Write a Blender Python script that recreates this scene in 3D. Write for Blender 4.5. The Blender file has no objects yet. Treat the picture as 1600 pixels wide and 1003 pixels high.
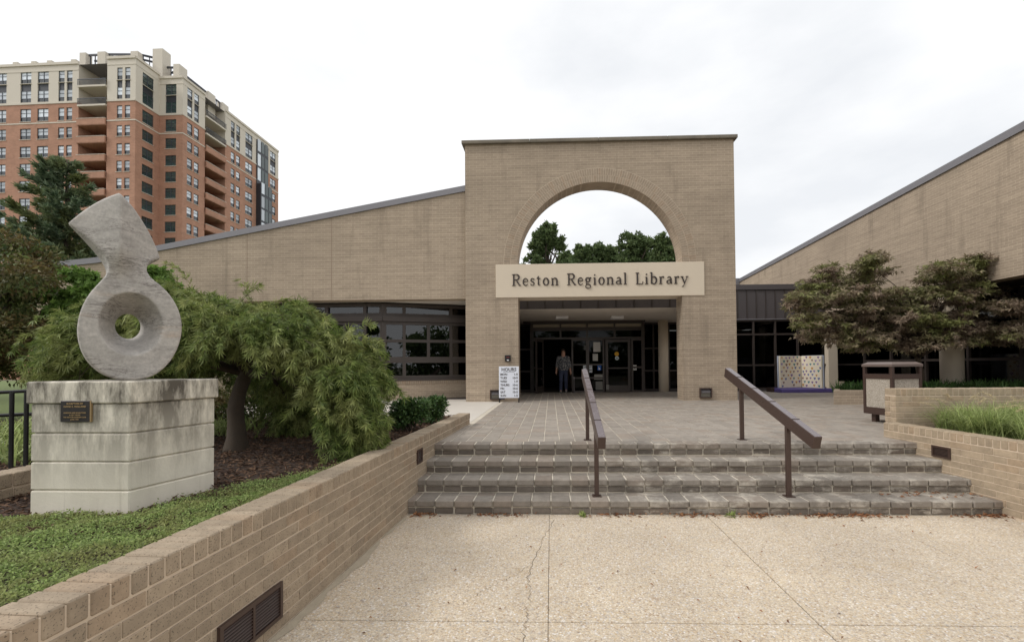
import bpy, bmesh, math, random
import numpy as np
from mathutils import Matrix, Vector
random.seed(7); rng = np.random.default_rng(7)
sc = bpy.context.scene
COL = sc.collection
RAD = math.radians
# ------------------------------------------------------------------ camera
F = 700.0; PPX, PPY = 840.0, 559.0; EYE = 1.62          # focal length and principal point in photo pixels (1600 wide)
YAW, PITCH, ROLL = RAD(1.7), RAD(1.05), RAD(-0.43)
_f = np.array([-math.sin(YAW)*math.cos(PITCH), math.cos(YAW)*math.cos(PITCH), math.sin(PITCH)])
_r = np.array([math.cos(YAW), math.sin(YAW), 0.0]); _u = np.cross(_r, _f)
CR = _r*math.cos(ROLL)+_u*math.sin(ROLL); CU = _u*math.cos(ROLL)-_r*math.sin(ROLL); CF = _f
cam = bpy.data.cameras.new('camera'); camo = bpy.data.objects.new('camera', cam); COL.objects.link(camo)
cam.sensor_width = 36; cam.sensor_fit = 'HORIZONTAL'; cam.lens = F/1600*36
cam.shift_x = (800-PPX)/1600; cam.shift_y = (PPY-501.5)/1600
cam.clip_start = 0.05; cam.clip_end = 3000
camo.matrix_world = Matrix(((CR[0],CU[0],-CF[0],0),(CR[1],CU[1],-CF[1],0),(CR[2],CU[2],-CF[2],EYE),(0,0,0,1)))
sc.camera = camo
# ------------------------------------------------------------------ sky and sun (overcast)
SUN_EL, SUN_AZ = RAD(42), RAD(250)          # azimuth clockwise from +Y: light comes from behind, left
w = bpy.data.worlds.new('World'); sc.world = w; w.use_nodes = True
nt = w.node_tree; nt.nodes.clear()
out = nt.nodes.new('ShaderNodeOutputWorld'); bg = nt.nodes.new('ShaderNodeBackground'); bg.inputs[1].default_value = 0.12
sky = nt.nodes.new('ShaderNodeTexSky'); sky.sky_type = 'NISHITA'; sky.sun_disc = False
sky.sun_elevation = SUN_EL; sky.sun_rotation = SUN_AZ
tc = nt.nodes.new('ShaderNodeTexCoord')
mp = nt.nodes.new('ShaderNodeMapping'); mp.inputs['Scale'].default_value = (1.2, 1.2, 3.0); mp.inputs['Location'].default_value = (0.7, 0.2, 0.4)
nz = nt.nodes.new('ShaderNodeTexNoise'); nz.inputs['Scale'].default_value = 1.3; nz.inputs['Detail'].default_value = 7; nz.inputs['Roughness'].default_value = 0.52
rp = nt.nodes.new('ShaderNodeValToRGB')
rp.color_ramp.elements[0].position = 0.30; rp.color_ramp.elements[0].color = (0.77, 0.79, 0.82, 1)
rp.color_ramp.elements[1].position = 0.56; rp.color_ramp.elements[1].color = (1.0, 1.0, 1.0, 1)
vm = nt.nodes.new('ShaderNodeVectorMath'); vm.operation = 'SCALE'; vm.inputs['Scale'].default_value = 9.6
mx = nt.nodes.new('ShaderNodeMix'); mx.data_type = 'RGBA'; mx.inputs[0].default_value = 0.975
L = nt.links.new
L(tc.outputs['Generated'], mp.inputs['Vector']); L(mp.outputs[0], nz.inputs['Vector']); L(nz.outputs['Fac'], rp.inputs[0])
L(rp.outputs[0], vm.inputs[0]); L(sky.outputs[0], mx.inputs[6]); L(vm.outputs[0], mx.inputs[7]); L(mx.outputs[2], bg.inputs[0]); L(bg.outputs[0], out.inputs[0])
sl = bpy.data.lights.new('sun', 'SUN'); sl.energy = 1.5; sl.angle = RAD(14); sl.color = (1.0, 0.96, 0.9)
so = bpy.data.objects.new('sun', sl); COL.objects.link(so)
sd = Vector((math.sin(SUN_AZ)*math.cos(SUN_EL), math.cos(SUN_AZ)*math.cos(SUN_EL), math.sin(SUN_EL)))
so.rotation_euler = sd.to_track_quat('Z', 'Y').to_euler(); so.location = (-10, -10, 20)
sc.view_settings.view_transform = 'Standard'; sc.view_settings.look = 'None'
sc.view_settings.exposure = 0.0; sc.view_settings.gamma = 1.0
sc.render.engine = 'CYCLES'
try:
    sc.cycles.max_bounces = 8; sc.cycles.transparent_max_bounces = 24
except Exception: pass

# ------------------------------------------------------------------ measuring helpers (photo pixel -> point on a real plane)
def ray(x, y): return CR*(x-PPX)/F+CU*(PPY-y)/F+CF
def atZ(x, y, z): d = ray(x, y); return np.array([0, 0, EYE])+d*(z-EYE)/d[2]
def atY(x, y, Y): d = ray(x, y); return np.array([0, 0, EYE])+d*(Y/d[1])
def atX(x, y, X): d = ray(x, y); return np.array([0, 0, EYE])+d*(X/d[0])

# ------------------------------------------------------------------ material helpers
class NG:
    def __init__(s, name):
        s.m = bpy.data.materials.new(name); s.m.use_nodes = True; s.t = s.m.node_tree; s.t.nodes.clear()
        s.out = s.n('ShaderNodeOutputMaterial')
    def n(s, typ, **kw):
        nd = s.t.nodes.new(typ)
        for k, v in kw.items():
            if k.startswith('i_'): nd.inputs[k[2:].replace('_', ' ')].default_value = v
            else: setattr(nd, k, v)
        return nd
    def l(s, a, b): s.t.links.new(a, b)
    def pos(s, scale=(1, 1, 1), loc=(0, 0, 0), obj=False):
        if obj: g = s.n('ShaderNodeTexCoord').outputs['Object']
        else: g = s.n('ShaderNodeNewGeometry').outputs['Position']
        m = s.n('ShaderNodeMapping'); m.inputs['Scale'].default_value = scale; m.inputs['Location'].default_value = loc
        s.l(g, m.inputs[0]); return m.outputs[0]
    def noise(s, vec, scale, detail=4, rough=0.55, dist=0.0):
        n = s.n('ShaderNodeTexNoise'); n.inputs['Scale'].default_value = scale; n.inputs['Detail'].default_value = detail
        n.inputs['Roughness'].default_value = rough; n.inputs['Distortion'].default_value = dist
        s.l(vec, n.inputs['Vector']); return n.outputs['Fac']
    def ramp(s, fac, *stops):
        r = s.n('ShaderNodeValToRGB'); e = r.color_ramp.elements
        while len(e) < len(stops): e.new(0.5)
        for i, (p, c) in enumerate(stops):
            e[i].position = p; e[i].color = (c if isinstance(c, tuple) else (c, c, c))+(1,)
        s.l(fac, r.inputs[0]); return r.outputs[0]
    def mix(s, fac, a, b, mode='MIX'):
        m = s.n('ShaderNodeMix', data_type='RGBA', blend_type=mode)
        for sock, v in ((m.inputs[0], fac), (m.inputs[6], a), (m.inputs[7], b)):
            if isinstance(v, (int, float)): sock.default_value = v
            elif isinstance(v, tuple): sock.default_value = v+(1,)
            else: s.l(v, sock)
        return m.outputs[2]
    def math(s, op, a, b=0.0):
        m = s.n('ShaderNodeMath', operation=op)
        for i, v in enumerate((a, b)):
            if isinstance(v, (int, float)): m.inputs[i].default_value = v
            else: s.l(v, m.inputs[i])
        return m.outputs[0]
    def bump(s, h, strength=0.3, dist=0.01):
        b = s.n('ShaderNodeBump'); b.inputs['Strength'].default_value = strength; b.inputs['Distance'].default_value = dist
        s.l(h, b.inputs['Height']); return b.outputs[0]
    def prin(s, col, rough=0.8, metal=0.0, normal=None, spec=0.5):
        p = s.n('ShaderNodeBsdfPrincipled')
        for key, v in (('Base Color', col), ('Roughness', rough), ('Metallic', metal), ('Specular IOR Level', spec)):
            if isinstance(v, tuple): p.inputs[key].default_value = v+(1,)
            elif isinstance(v, (int, float)): p.inputs[key].default_value = v
            else: s.l(v, p.inputs[key])
        if normal is not None: s.l(normal, p.inputs['Normal'])
        s.l(p.outputs[0], s.out.inputs[0]); return s.m
def srgb(r, g, b):
    f = lambda c: (c/255/12.92 if c/255 <= 0.04045 else ((c/255+0.055)/1.055)**2.4)
    return (f(r), f(g), f(b))
def mul(c, k): return tuple(x*k for x in c)

def m_plain(name, c, rough=0.6, metal=0.0, var=0.15, scale=6, bump=0.0, spec=0.5):
    g = NG(name); p = g.pos()
    n = g.noise(p, scale, 6, 0.6)
    col = g.mix(n, mul(c, 1-var), mul(c, 1+var))
    nb = g.bump(g.noise(p, scale*8, 4), bump, 0.01) if bump else None
    rr = g.ramp(n, (0.3, max(rough-0.1, 0.02)), (0.7, min(rough+0.1, 1.0)))
    return g.prin(col, rr, metal, nb, spec)

def m_wall_brick(name, c1, c2, mortar, ux=1.0, uy=1.0, bw=0.203, rh=0.0677, stain=0.42):
    """brick coursing laid in metres along a wall; fine bricks that are too small to pick apart"""
    g = NG(name)
    ge = g.n('ShaderNodeNewGeometry'); sp = g.n('ShaderNodeSeparateXYZ'); g.l(ge.outputs['Position'], sp.inputs[0])
    u = g.math('ADD', g.math('MULTIPLY', sp.outputs[0], ux), g.math('MULTIPLY', sp.outputs[1], uy))
    cb = g.n('ShaderNodeCombineXYZ'); g.l(u, cb.inputs[0]); g.l(sp.outputs[2], cb.inputs[1])
    br = g.n('ShaderNodeTexBrick'); g.l(cb.outputs[0], br.inputs['Vector'])
    br.inputs['Scale'].default_value = 1.0; br.inputs['Brick Width'].default_value = bw; br.inputs['Row Height'].default_value = rh
    br.inputs['Mortar Size'].default_value = 0.0055; br.inputs['Mortar Smooth'].default_value = 0.3; br.inputs['Bias'].default_value = 0.0
    br.inputs['Color1'].default_value = c1+(1,); br.inputs['Color2'].default_value = c2+(1,); br.inputs['Mortar'].default_value = mortar+(1,)
    p = g.pos()
    big = g.noise(p, 0.55, 5, 0.6)
    # rows vary slightly in tone
    cr = g.n('ShaderNodeCombineXYZ'); g.l(g.math('MULTIPLY', u, 0.6), cr.inputs[0]); g.l(g.math('MULTIPLY', sp.outputs[2], 14.0), cr.inputs[1])
    rows = g.noise(cr.outputs[0], 1.0, 3, 0.6)
    col = g.mix(1.0, br.outputs[0], g.ramp(rows, (0.3, 0.86), (0.7, 1.12)), 'MULTIPLY')
    col = g.mix(1.0, col, g.ramp(big, (0.3, 0.86), (0.7, 1.08)), 'MULTIPLY')
    st = g.noise(g.pos((1.6, 1.6, 0.22)), 1.7, 6, 0.65)
    col = g.mix(g.math('MULTIPLY', g.ramp(st, (0.56, 0.0), (0.72, 1.0)), stain), col, mul(c1, 0.45))
    nb = g.bump(br.outputs['Fac'], -0.35, 0.006)
    return g.prin(col, 0.88, 0, nb, 0.25)

def m_piece_brick(name, c, mot=0.25, specks=0.5, white=0.0, rough=0.85):
    """single brick pieces: tone differs per piece, iron specks and wear"""
    g = NG(name); oi = g.n('ShaderNodeObjectInfo'); ge = g.n('ShaderNodeNewGeometry'); p = g.pos()
    rnd = g.math('FRACT', g.math('ADD', oi.outputs['Random'], ge.outputs['Random Per Island']))
    col = g.mix(rnd, mul(c, 1-mot), mul(c, 1+mot*0.8))
    col = g.mix(g.math('MULTIPLY', g.ramp(g.math('FRACT', g.math('MULTIPLY', rnd, 7.31)), (0.78, 0.0), (0.82, 1.0)), 0.3), col, (c[0]*0.95, c[1]*0.80, c[2]*0.70))
    col = g.mix(1.0, col, g.ramp(g.noise(p, 14, 6, 0.65), (0.25, 0.8), (0.75, 1.2)), 'MULTIPLY')
    sp = g.noise(p, 120, 2, 0.5)
    col = g.mix(g.math('MULTIPLY', g.ramp(sp, (0.60, 0.0), (0.66, 1.0)), specks), col, mul(c, 0.3))
    st = g.noise(g.pos((1, 1, 1.6)), 2.3, 7, 0.7)
    col = g.mix(g.math('MULTIPLY', g.ramp(st, (0.55, 0.0), (0.75, 1.0)), 0.45), col, mul(c, 0.5))
    if white:
        wn = g.noise(g.pos((1.0, 1.0, 2.0), (3.1, 0, 0)), 3.2, 8, 0.75)
        gx = g.n('ShaderNodeSeparateXYZ'); g.l(ge.outputs['Position'], gx.inputs[0])
        band = g.ramp(g.math('DIVIDE', gx.outputs[0], 5.0), (0.10, 0.0), (0.2, 1.0))
        col = g.mix(g.math('MULTIPLY', g.math('MULTIPLY', g.ramp(wn, (0.50, 0.0), (0.64, 1.0)), band), white), col, srgb(186, 178, 166))
    nb = g.bump(g.noise(p, 90, 5, 0.7), 0.35, 0.004)
    return g.prin(col, rough, 0, nb, 0.3)

def m_leaf(name, c1, c2, c3=None, trans=0.3, scale=1.2, rough=0.55):
    g = NG(name); ge = g.n('ShaderNodeNewGeometry'); p = g.pos()
    col = g.mix(ge.outputs['Random Per Island'], c1, c2)
    if c3: col = g.mix(g.ramp(g.noise(p, scale, 4, 0.6), (0.44, 0.0), (0.62, 0.85)), col, c3)
    col = g.mix(1.0, col, g.ramp(g.math('FRACT', g.math('MULTIPLY', ge.outputs['Random Per Island'], 13.7)), (0.0, 0.6), (1.0, 1.35)), 'MULTIPLY')
    pr = g.n('ShaderNodeBsdfPrincipled'); g.l(col, pr.inputs['Base Color']); pr.inputs['Roughness'].default_value = rough
    pr.inputs['Specular IOR Level'].default_value = 0.35
    tr = g.n('ShaderNodeBsdfTranslucent'); g.l(col, tr.inputs[0])
    ms = g.n('ShaderNodeMixShader'); ms.inputs[0].default_value = trans
    g.l(pr.outputs[0], ms.inputs[1]); g.l(tr.outputs[0], ms.inputs[2]); g.l(ms.outputs[0], g.out.inputs[0]); return g.m

def m_glass(name, tint=(0.3, 0.3, 0.29), ior=1.5, boost=1.0):
    g = NG(name)
    t = g.n('ShaderNodeBsdfTransparent'); t.inputs[0].default_value = tint+(1,)
    gl = g.n('ShaderNodeBsdfGlossy'); gl.inputs['Roughness'].default_value = 0.01; gl.inputs[0].default_value = (0.9, 0.92, 0.95, 1)
    fr = g.n('ShaderNodeFresnel'); fr.inputs[0].default_value = ior
    ms = g.n('ShaderNodeMixShader'); g.l(g.math('MINIMUM', g.math('MULTIPLY', fr.outputs[0], boost), 1.0), ms.inputs[0])
    g.l(t.outputs[0], ms.inputs[1]); g.l(gl.outputs[0], ms.inputs[2]); g.l(ms.outputs[0], g.out.inputs[0]); return g.m

# ------------------------------------------------------------------ materials
BR = srgb(164, 148, 130)
M = {}
M['wall'] = m_wall_brick('tan_brick_coursing', mul(BR, 0.93), mul(BR, 1.06), srgb(188, 172, 152), 1, 1)
M['ring'] = m_piece_brick('arch_brick', mul(BR, 0.98), 0.06, 0.05)
M['low'] = m_piece_brick('speckled_tan_brick', srgb(163, 147, 127), 0.13, 0.8)
M['low_r'] = m_piece_brick('weathered_tan_brick', srgb(170, 153, 131), 0.10, 0.3)
M['mortar'] = m_plain('mortar', srgb(204, 187, 166), 0.95, 0, 0.2, 9, 0.3)
M['mortar_d'] = m_plain('paving_mortar', srgb(202, 193, 177), 0.95, 0, 0.3, 4, 0.3)
M['paver'] = m_piece_brick('grey_brown_paver', srgb(158, 149, 139), 0.12, 0.12, 0.0, 0.7)
M['stepb'] = m_piece_brick('worn_step_brick', srgb(141, 133, 124), 0.17, 0.25, 1.0, 0.75)
M['stepr'] = m_piece_brick('soiled_riser_brick', srgb(118, 109, 100), 0.2, 0.3, 0.9, 0.8)  # darker than the treads: soiling plus front-face shade put into the colour
M['bronze'] = m_plain('dark_bronze_metal', srgb(70, 62, 58), 0.45, 0.2, 0.1, 3)
M['fascia'] = m_plain('charcoal_metal_panel', srgb(84, 79, 80), 0.5, 0.2, 0.12, 1.3)
M['flash'] = m_plain('grey_metal_coping', srgb(128, 126, 130), 0.45, 0.3, 0.12, 1.5)
M['rail'] = m_plain('brown_painted_steel', srgb(72, 56, 50), 0.36, 0.1, 0.12, 20, 0.05)
M['railtop'] = m_plain('worn_rail_cap', srgb(120, 110, 112), 0.22, 0.35, 0.1, 20)  # paler, smoother metal than the brown rail
M['black'] = m_plain('black_metal', srgb(34, 33, 35), 0.35, 0.2, 0.2, 10)
M['cream'] = m_plain('cream_stucco', srgb(214, 200, 180), 0.9, 0, 0.05, 3, 0.25)
M['white'] = m_plain('white_paint', srgb(232, 232, 236), 0.5, 0, 0.03, 3)
M['soffit'] = m_plain('white_soffit', srgb(222, 214, 204), 0.8, 0, 0.05, 2)
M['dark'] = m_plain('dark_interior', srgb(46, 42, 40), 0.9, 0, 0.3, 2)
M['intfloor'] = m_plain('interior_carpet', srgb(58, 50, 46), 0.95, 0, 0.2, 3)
M['glass'] = m_glass('tinted_glass', (0.30, 0.30, 0.29), 1.42, 0.42)
M['glass_l'] = m_glass('reflective_tinted_glass', (0.22, 0.22, 0.21), 1.5, 1.7)
M['letter'] = m_plain('dark_bronze_letter', srgb(62, 52, 48), 0.5, 0.2, 0.1, 8)
M['concrete'] = m_plain('pale_concrete', srgb(205, 198, 188), 0.9, 0, 0.1, 2.0, 0.2)
M['bark'] = m_plain('bark', srgb(92, 80, 68), 0.95, 0, 0.35, 12, 0.6)
M['bark_d'] = m_plain('dark_bark', srgb(78, 68, 58), 0.95, 0, 0.35, 12, 0.6)
M['soil'] = m_plain('dark_soil', srgb(62, 48, 40), 1.0, 0, 0.35, 9, 0.6)

def aggregate():
    g = NG('exposed_aggregate'); p = g.pos()
    v = g.n('ShaderNodeTexVoronoi'); v.inputs['Scale'].default_value = 84; g.l(p, v.inputs['Vector'])
    v2 = g.n('ShaderNodeTexVoronoi'); v2.inputs['Scale'].default_value = 160; g.l(p, v2.inputs['Vector'])
    sep = g.n('ShaderNodeSeparateColor'); g.l(v.outputs['Color'], sep.inputs[0])
    peb = g.ramp(sep.outputs[0], (0.0, srgb(150, 118, 84)), (0.13, srgb(178, 158, 132)), (0.35, srgb(204, 184, 148)), (0.55, srgb(214, 200, 174)), (0.8, srgb(196, 168, 122)), (0.95, srgb(236, 230, 218)), (1.0, srgb(112, 100, 90)))
    sep2 = g.n('ShaderNodeSeparateColor'); g.l(v2.outputs['Color'], sep2.inputs[0])
    peb = g.mix(0.35, peb, g.ramp(sep2.outputs[0], (0.0, srgb(160, 134, 104)), (0.5, srgb(206, 190, 164)), (1.0, srgb(228, 218, 200))))
    edge = g.ramp(v.outputs['Distance'], (0.45, 0.0), (0.75, 1.0))
    col = g.mix(g.math('MULTIPLY', edge, 0.5), peb, srgb(176, 164, 146))
    big = g.noise(p, 0.9, 6, 0.65)
    col = g.mix(1.0, col, g.ramp(big, (0.28, (0.82, 0.81, 0.80)), (0.72, (1.08, 1.07, 1.04))), 'MULTIPLY')
    sn = g.noise(p, 2.6, 7, 0.7)
    col = g.mix(g.math('MULTIPLY', g.ramp(sn, (0.57, 0.0), (0.72, 1.0)), 0.4), col, srgb(176, 150, 108))
    sn2 = g.noise(g.pos((1, 1, 1), (5, 9, 0)), 7, 6, 0.75)
    col = g.mix(g.math('MULTIPLY', g.ramp(sn2, (0.64, 0.0), (0.72, 1.0)), 0.45), col, srgb(112, 104, 94))
    col = g.mix(1.0, col, (1.07, 1.11, 1.24), 'MULTIPLY')
    h = g.math('SUBTRACT', 1.0, v.outputs['Distance'])
    return g.prin(col, 0.85, 0, g.bump(h, 0.55, 0.006), 0.25)
M['aggregate'] = aggregate()

def plinth_stone():
    g = NG('stained_limestone'); p = g.pos()
    base = g.mix(g.noise(p, 5, 6, 0.6), srgb(208, 200, 184), srgb(236, 229, 215))
    st = g.noise(g.pos((3.2, 3.2, 0.9)), 1.6, 8, 0.72)
    zz = g.n('ShaderNodeSeparateXYZ'); g.l(g.n('ShaderNodeNewGeometry').outputs['Position'], zz.inputs[0])
    up = g.ramp(g.math('DIVIDE', zz.outputs[2], 2.0), (0.42, 0.08), (0.74, 1.0))
    stm = g.math('MULTIPLY', g.ramp(st, (0.40, 0.0), (0.58, 1.0)), up)
    col = g.mix(g.math('MULTIPLY', stm, 0.95), base, srgb(82, 76, 68))
    dr = g.noise(g.pos((26, 26, 1.1)), 1.0, 5, 0.7)
    col = g.mix(g.math('MULTIPLY', g.ramp(dr, (0.58, 0.0), (0.75, 1.0)), 0.3), col, srgb(132, 122, 108))
    return g.prin(col, 0.9, 0, g.bump(g.noise(p, 60, 5, 0.7), 0.25, 0.006), 0.2)
M['plinth'] = plinth_stone()

def marble():
    g = NG('veined_grey_marble'); p = g.pos((1.0, 1.0, 1.0))
    n1 = g.noise(g.pos((2.2, 2.2, 7.0)), 2.2, 9, 0.68, 1.2)
    base = g.mix(n1, srgb(148, 143, 138), srgb(212, 206, 199))
    wv = g.noise(g.pos((2.6, 2.6, 17.0), (2, 1, 0.3)), 1.5, 9, 0.74, 0.8)
    ridge = g.math('ABSOLUTE', g.math('SUBTRACT', wv, 0.5))
    mask = g.ramp(g.noise(g.pos((1, 1, 2.6), (0, 4, 1.4)), 2.6, 3, 0.5), (0.46, 0.0), (0.60, 0.9))
    vein = g.math('MULTIPLY', g.ramp(ridge, (0.0, 1.0), (0.026, 0.0)), mask)
    col = g.mix(vein, base, srgb(84, 76, 74))
    tan = g.ramp(g.noise(g.pos((1, 1, 5), (7, 1, 2)), 2.0, 5, 0.6), (0.60, 0.0), (0.72, 0.35))
    col = g.mix(tan, col, srgb(176, 146, 116))
    col = g.mix(1.0, col, g.ramp(g.noise(p, 55, 4, 0.7), (0.3, 0.80), (0.7, 1.10)), 'MULTIPLY')
    col = g.mix(1.0, col, g.ramp(g.noise(g.pos((1, 1, 1.5), (3, 3, 3)), 6, 7, 0.7), (0.3, 0.78), (0.7, 1.12)), 'MULTIPLY')
    return g.prin(col, 0.62, 0, g.bump(g.noise(p, 120, 3, 0.6), 0.12, 0.004), 0.35)
M['marble'] = marble()

# ------------------------------------------------------------------ mesh helpers
class MB:
    def __init__(s): s.v = []; s.f = []
    def quad(s, a, b, c, d):
        i = len(s.v); s.v += [tuple(a), tuple(b), tuple(c), tuple(d)]; s.f.append((i, i+1, i+2, i+3)); return s
    def poly(s, pts):
        i = len(s.v); s.v += [tuple(p) for p in pts]; s.f.append(tuple(range(i, i+len(pts)))); return s
    def box(s, x0, x1, y0, y1, z0, z1):
        i = len(s.v)
        s.v += [(x0,y0,z0),(x1,y0,z0),(x1,y1,z0),(x0,y1,z0),(x0,y0,z1),(x1,y0,z1),(x1,y1,z1),(x0,y1,z1)]
        s.f += [tuple(i+k for k in q) for q in ((0,3,2,1),(4,5,6,7),(0,1,5,4),(1,2,6,5),(2,3,7,6),(3,0,4,7))]; return s
    def obox(s, c, ax, ay, az, hx, hy, hz):
        """oriented box: centre, three axes, half sizes"""
        c, ax, ay, az = (np.array(k, float) for k in (c, ax, ay, az)); i = len(s.v)
        for sx, sy, sz in ((-1,-1,-1),(1,-1,-1),(1,1,-1),(-1,1,-1),(-1,-1,1),(1,-1,1),(1,1,1),(-1,1,1)):
            s.v.append(tuple(c+ax*hx*sx+ay*hy*sy+az*hz*sz))
        s.f += [tuple(i+k for k in q) for q in ((0,3,2,1),(4,5,6,7),(0,1,5,4),(1,2,6,5),(2,3,7,6),(3,0,4,7))]; return s
    def prism(s, poly, z0, z1):
        """plan polygon (counter clockwise) extruded up"""
        n = len(poly); i = len(s.v)
        s.v += [(p[0], p[1], z0) for p in poly]+[(p[0], p[1], z1) for p in poly]
        s.f.append(tuple(i+k for k in reversed(range(n)))); s.f.append(tuple(i+n+k for k in range(n)))
        for k in range(n): s.f.append((i+k, i+(k+1) % n, i+n+(k+1) % n, i+n+k))
        return s
    def slab(s, poly, a, axis_u, axis_v, axis_n, t):
        """polygon in (u,v) at origin a, extruded by t along axis_n"""
        a, U, V, N = (np.array(k, float) for k in (a, axis_u, axis_v, axis_n)); n = len(poly); i = len(s.v)
        s.v += [tuple(a+U*p[0]+V*p[1]) for p in poly]+[tuple(a+U*p[0]+V*p[1]+N*t) for p in poly]
        s.f.append(tuple(i+k for k in range(n))); s.f.append(tuple(i+n+k for k in reversed(range(n))))
        for k in range(n): s.f.append((i+k, i+n+k, i+n+(k+1) % n, i+(k+1) % n))
        return s
    def tube(s, pts, rads, n=8, cap=True):
        pts = [np.array(p, float) for p in pts]
        if isinstance(rads, (int, float)): rads = [rads]*len(pts)
        base = len(s.v); up = np.array((0.13, 0.27, 0.95))
        for k, p in enumerate(pts):
            t = pts[min(k+1, len(pts)-1)]-pts[max(k-1, 0)]; t = t/(np.linalg.norm(t)+1e-9)
            a = np.cross(t, up)
            if np.linalg.norm(a) < 0.1: a = np.cross(t, (1, 0, 0))
            a /= np.linalg.norm(a); b = np.cross(t, a)
            for j in range(n):
                th = 2*math.pi*j/n; s.v.append(tuple(p+(a*math.cos(th)+b*math.sin(th))*rads[k]))
        for k in range(len(pts)-1):
            for j in range(n):
                j2 = (j+1) % n; s.f.append((base+k*n+j, base+(k+1)*n+j, base+(k+1)*n+j2, base+k*n+j2))
        if cap:
            s.f.append(tuple(base+j for j in range(n))); s.f.append(tuple(base+(len(pts)-1)*n+j for j in reversed(range(n))))
        return s
    def cyl(s, x, y, z0, z1, r, n=24, r2=None): return s.tube([(x, y, z0), (x, y, z1)], [r, r if r2 is None else r2], n)
    def build(s, name, mat, parent=None, smooth=False, kind=None, bevel=0.0, label=None, fix=True):
        me = bpy.data.meshes.new(name); me.from_pydata(s.v, [], s.f); me.update()
        if fix or bevel:
            bm = bmesh.new(); bm.from_mesh(me)
            if bevel:
                bmesh.ops.remove_doubles(bm, verts=bm.verts, dist=1e-5)
                bmesh.ops.bevel(bm, geom=bm.edges[:], offset=bevel, segments=1, affect='EDGES', clamp_overlap=True)
            bmesh.ops.recalc_face_normals(bm, faces=bm.faces); bm.to_mesh(me); bm.free()
        return link_mesh(name, me, mat, parent, smooth, kind, label)
def link_mesh(name, me, mat, parent=None, smooth=False, kind=None, label=None):
    if mat is not None: me.materials.append(M[mat] if isinstance(mat, str) else mat)
    if smooth: me.shade_smooth()
    o = bpy.data.objects.new(name, me); COL.objects.link(o)
    if parent is not None: attach(o, parent)
    if kind: o['kind'] = kind
    if label: o['label'] = label
    return o
def attach(o, parent):
    o.parent = parent
    k = parent; loc = Vector((0, 0, 0))
    while k is not None:
        if k.get('_base') is not None: loc = Vector(k['_base']); break
        k = k.parent
    if parent.get('_base') is not None: o.matrix_parent_inverse = Matrix.Translation(-loc)
    else: o.matrix_parent_inverse = Matrix.Identity(4)
def thing(name, label, cat, loc=(0, 0, 0), group=None):
    o = bpy.data.objects.new(name, None); COL.objects.link(o); o.location = loc; o['_base'] = tuple(float(x) for x in loc)
    o.empty_display_size = 0.2; o['label'] = label; o['category'] = cat
    if group: o['group'] = group
    return o
def struct(name, loc=(0, 0, 0)):
    o = bpy.data.objects.new(name, None); COL.objects.link(o); o.location = loc; o['_base'] = tuple(float(x) for x in loc)
    o['kind'] = 'structure'; return o
def tag(o, label, cat, group=None):
    o['label'] = label; o['category'] = cat
    if group: o['group'] = group
    return o
_bm = {}
def brick_mesh(l, d, h, mat, bev=0.005):
    key = (round(l, 3), round(d, 3), round(h, 3), mat)
    if key not in _bm:
        b = MB().box(-l/2, l/2, -d/2, d/2, -h/2, h/2); me = bpy.data.meshes.new('brick'); me.from_pydata(b.v, [], b.f)
        bm = bmesh.new(); bm.from_mesh(me); bmesh.ops.bevel(bm, geom=bm.edges[:], offset=bev, segments=1, affect='EDGES')
        bmesh.ops.recalc_face_normals(bm, faces=bm.faces); bm.to_mesh(me); bm.free(); me.materials.append(M[mat]); _bm[key] = me
    return _bm[key]
def piece(name, me, loc, rz, parent, tilt=0.0):
    o = bpy.data.objects.new(name, me); COL.objects.link(o); o.location = loc; o.rotation_euler = (random.uniform(-tilt, tilt), random.uniform(-tilt, tilt), rz+random.uniform(-tilt, tilt))
    attach(o, parent); return o

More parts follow.
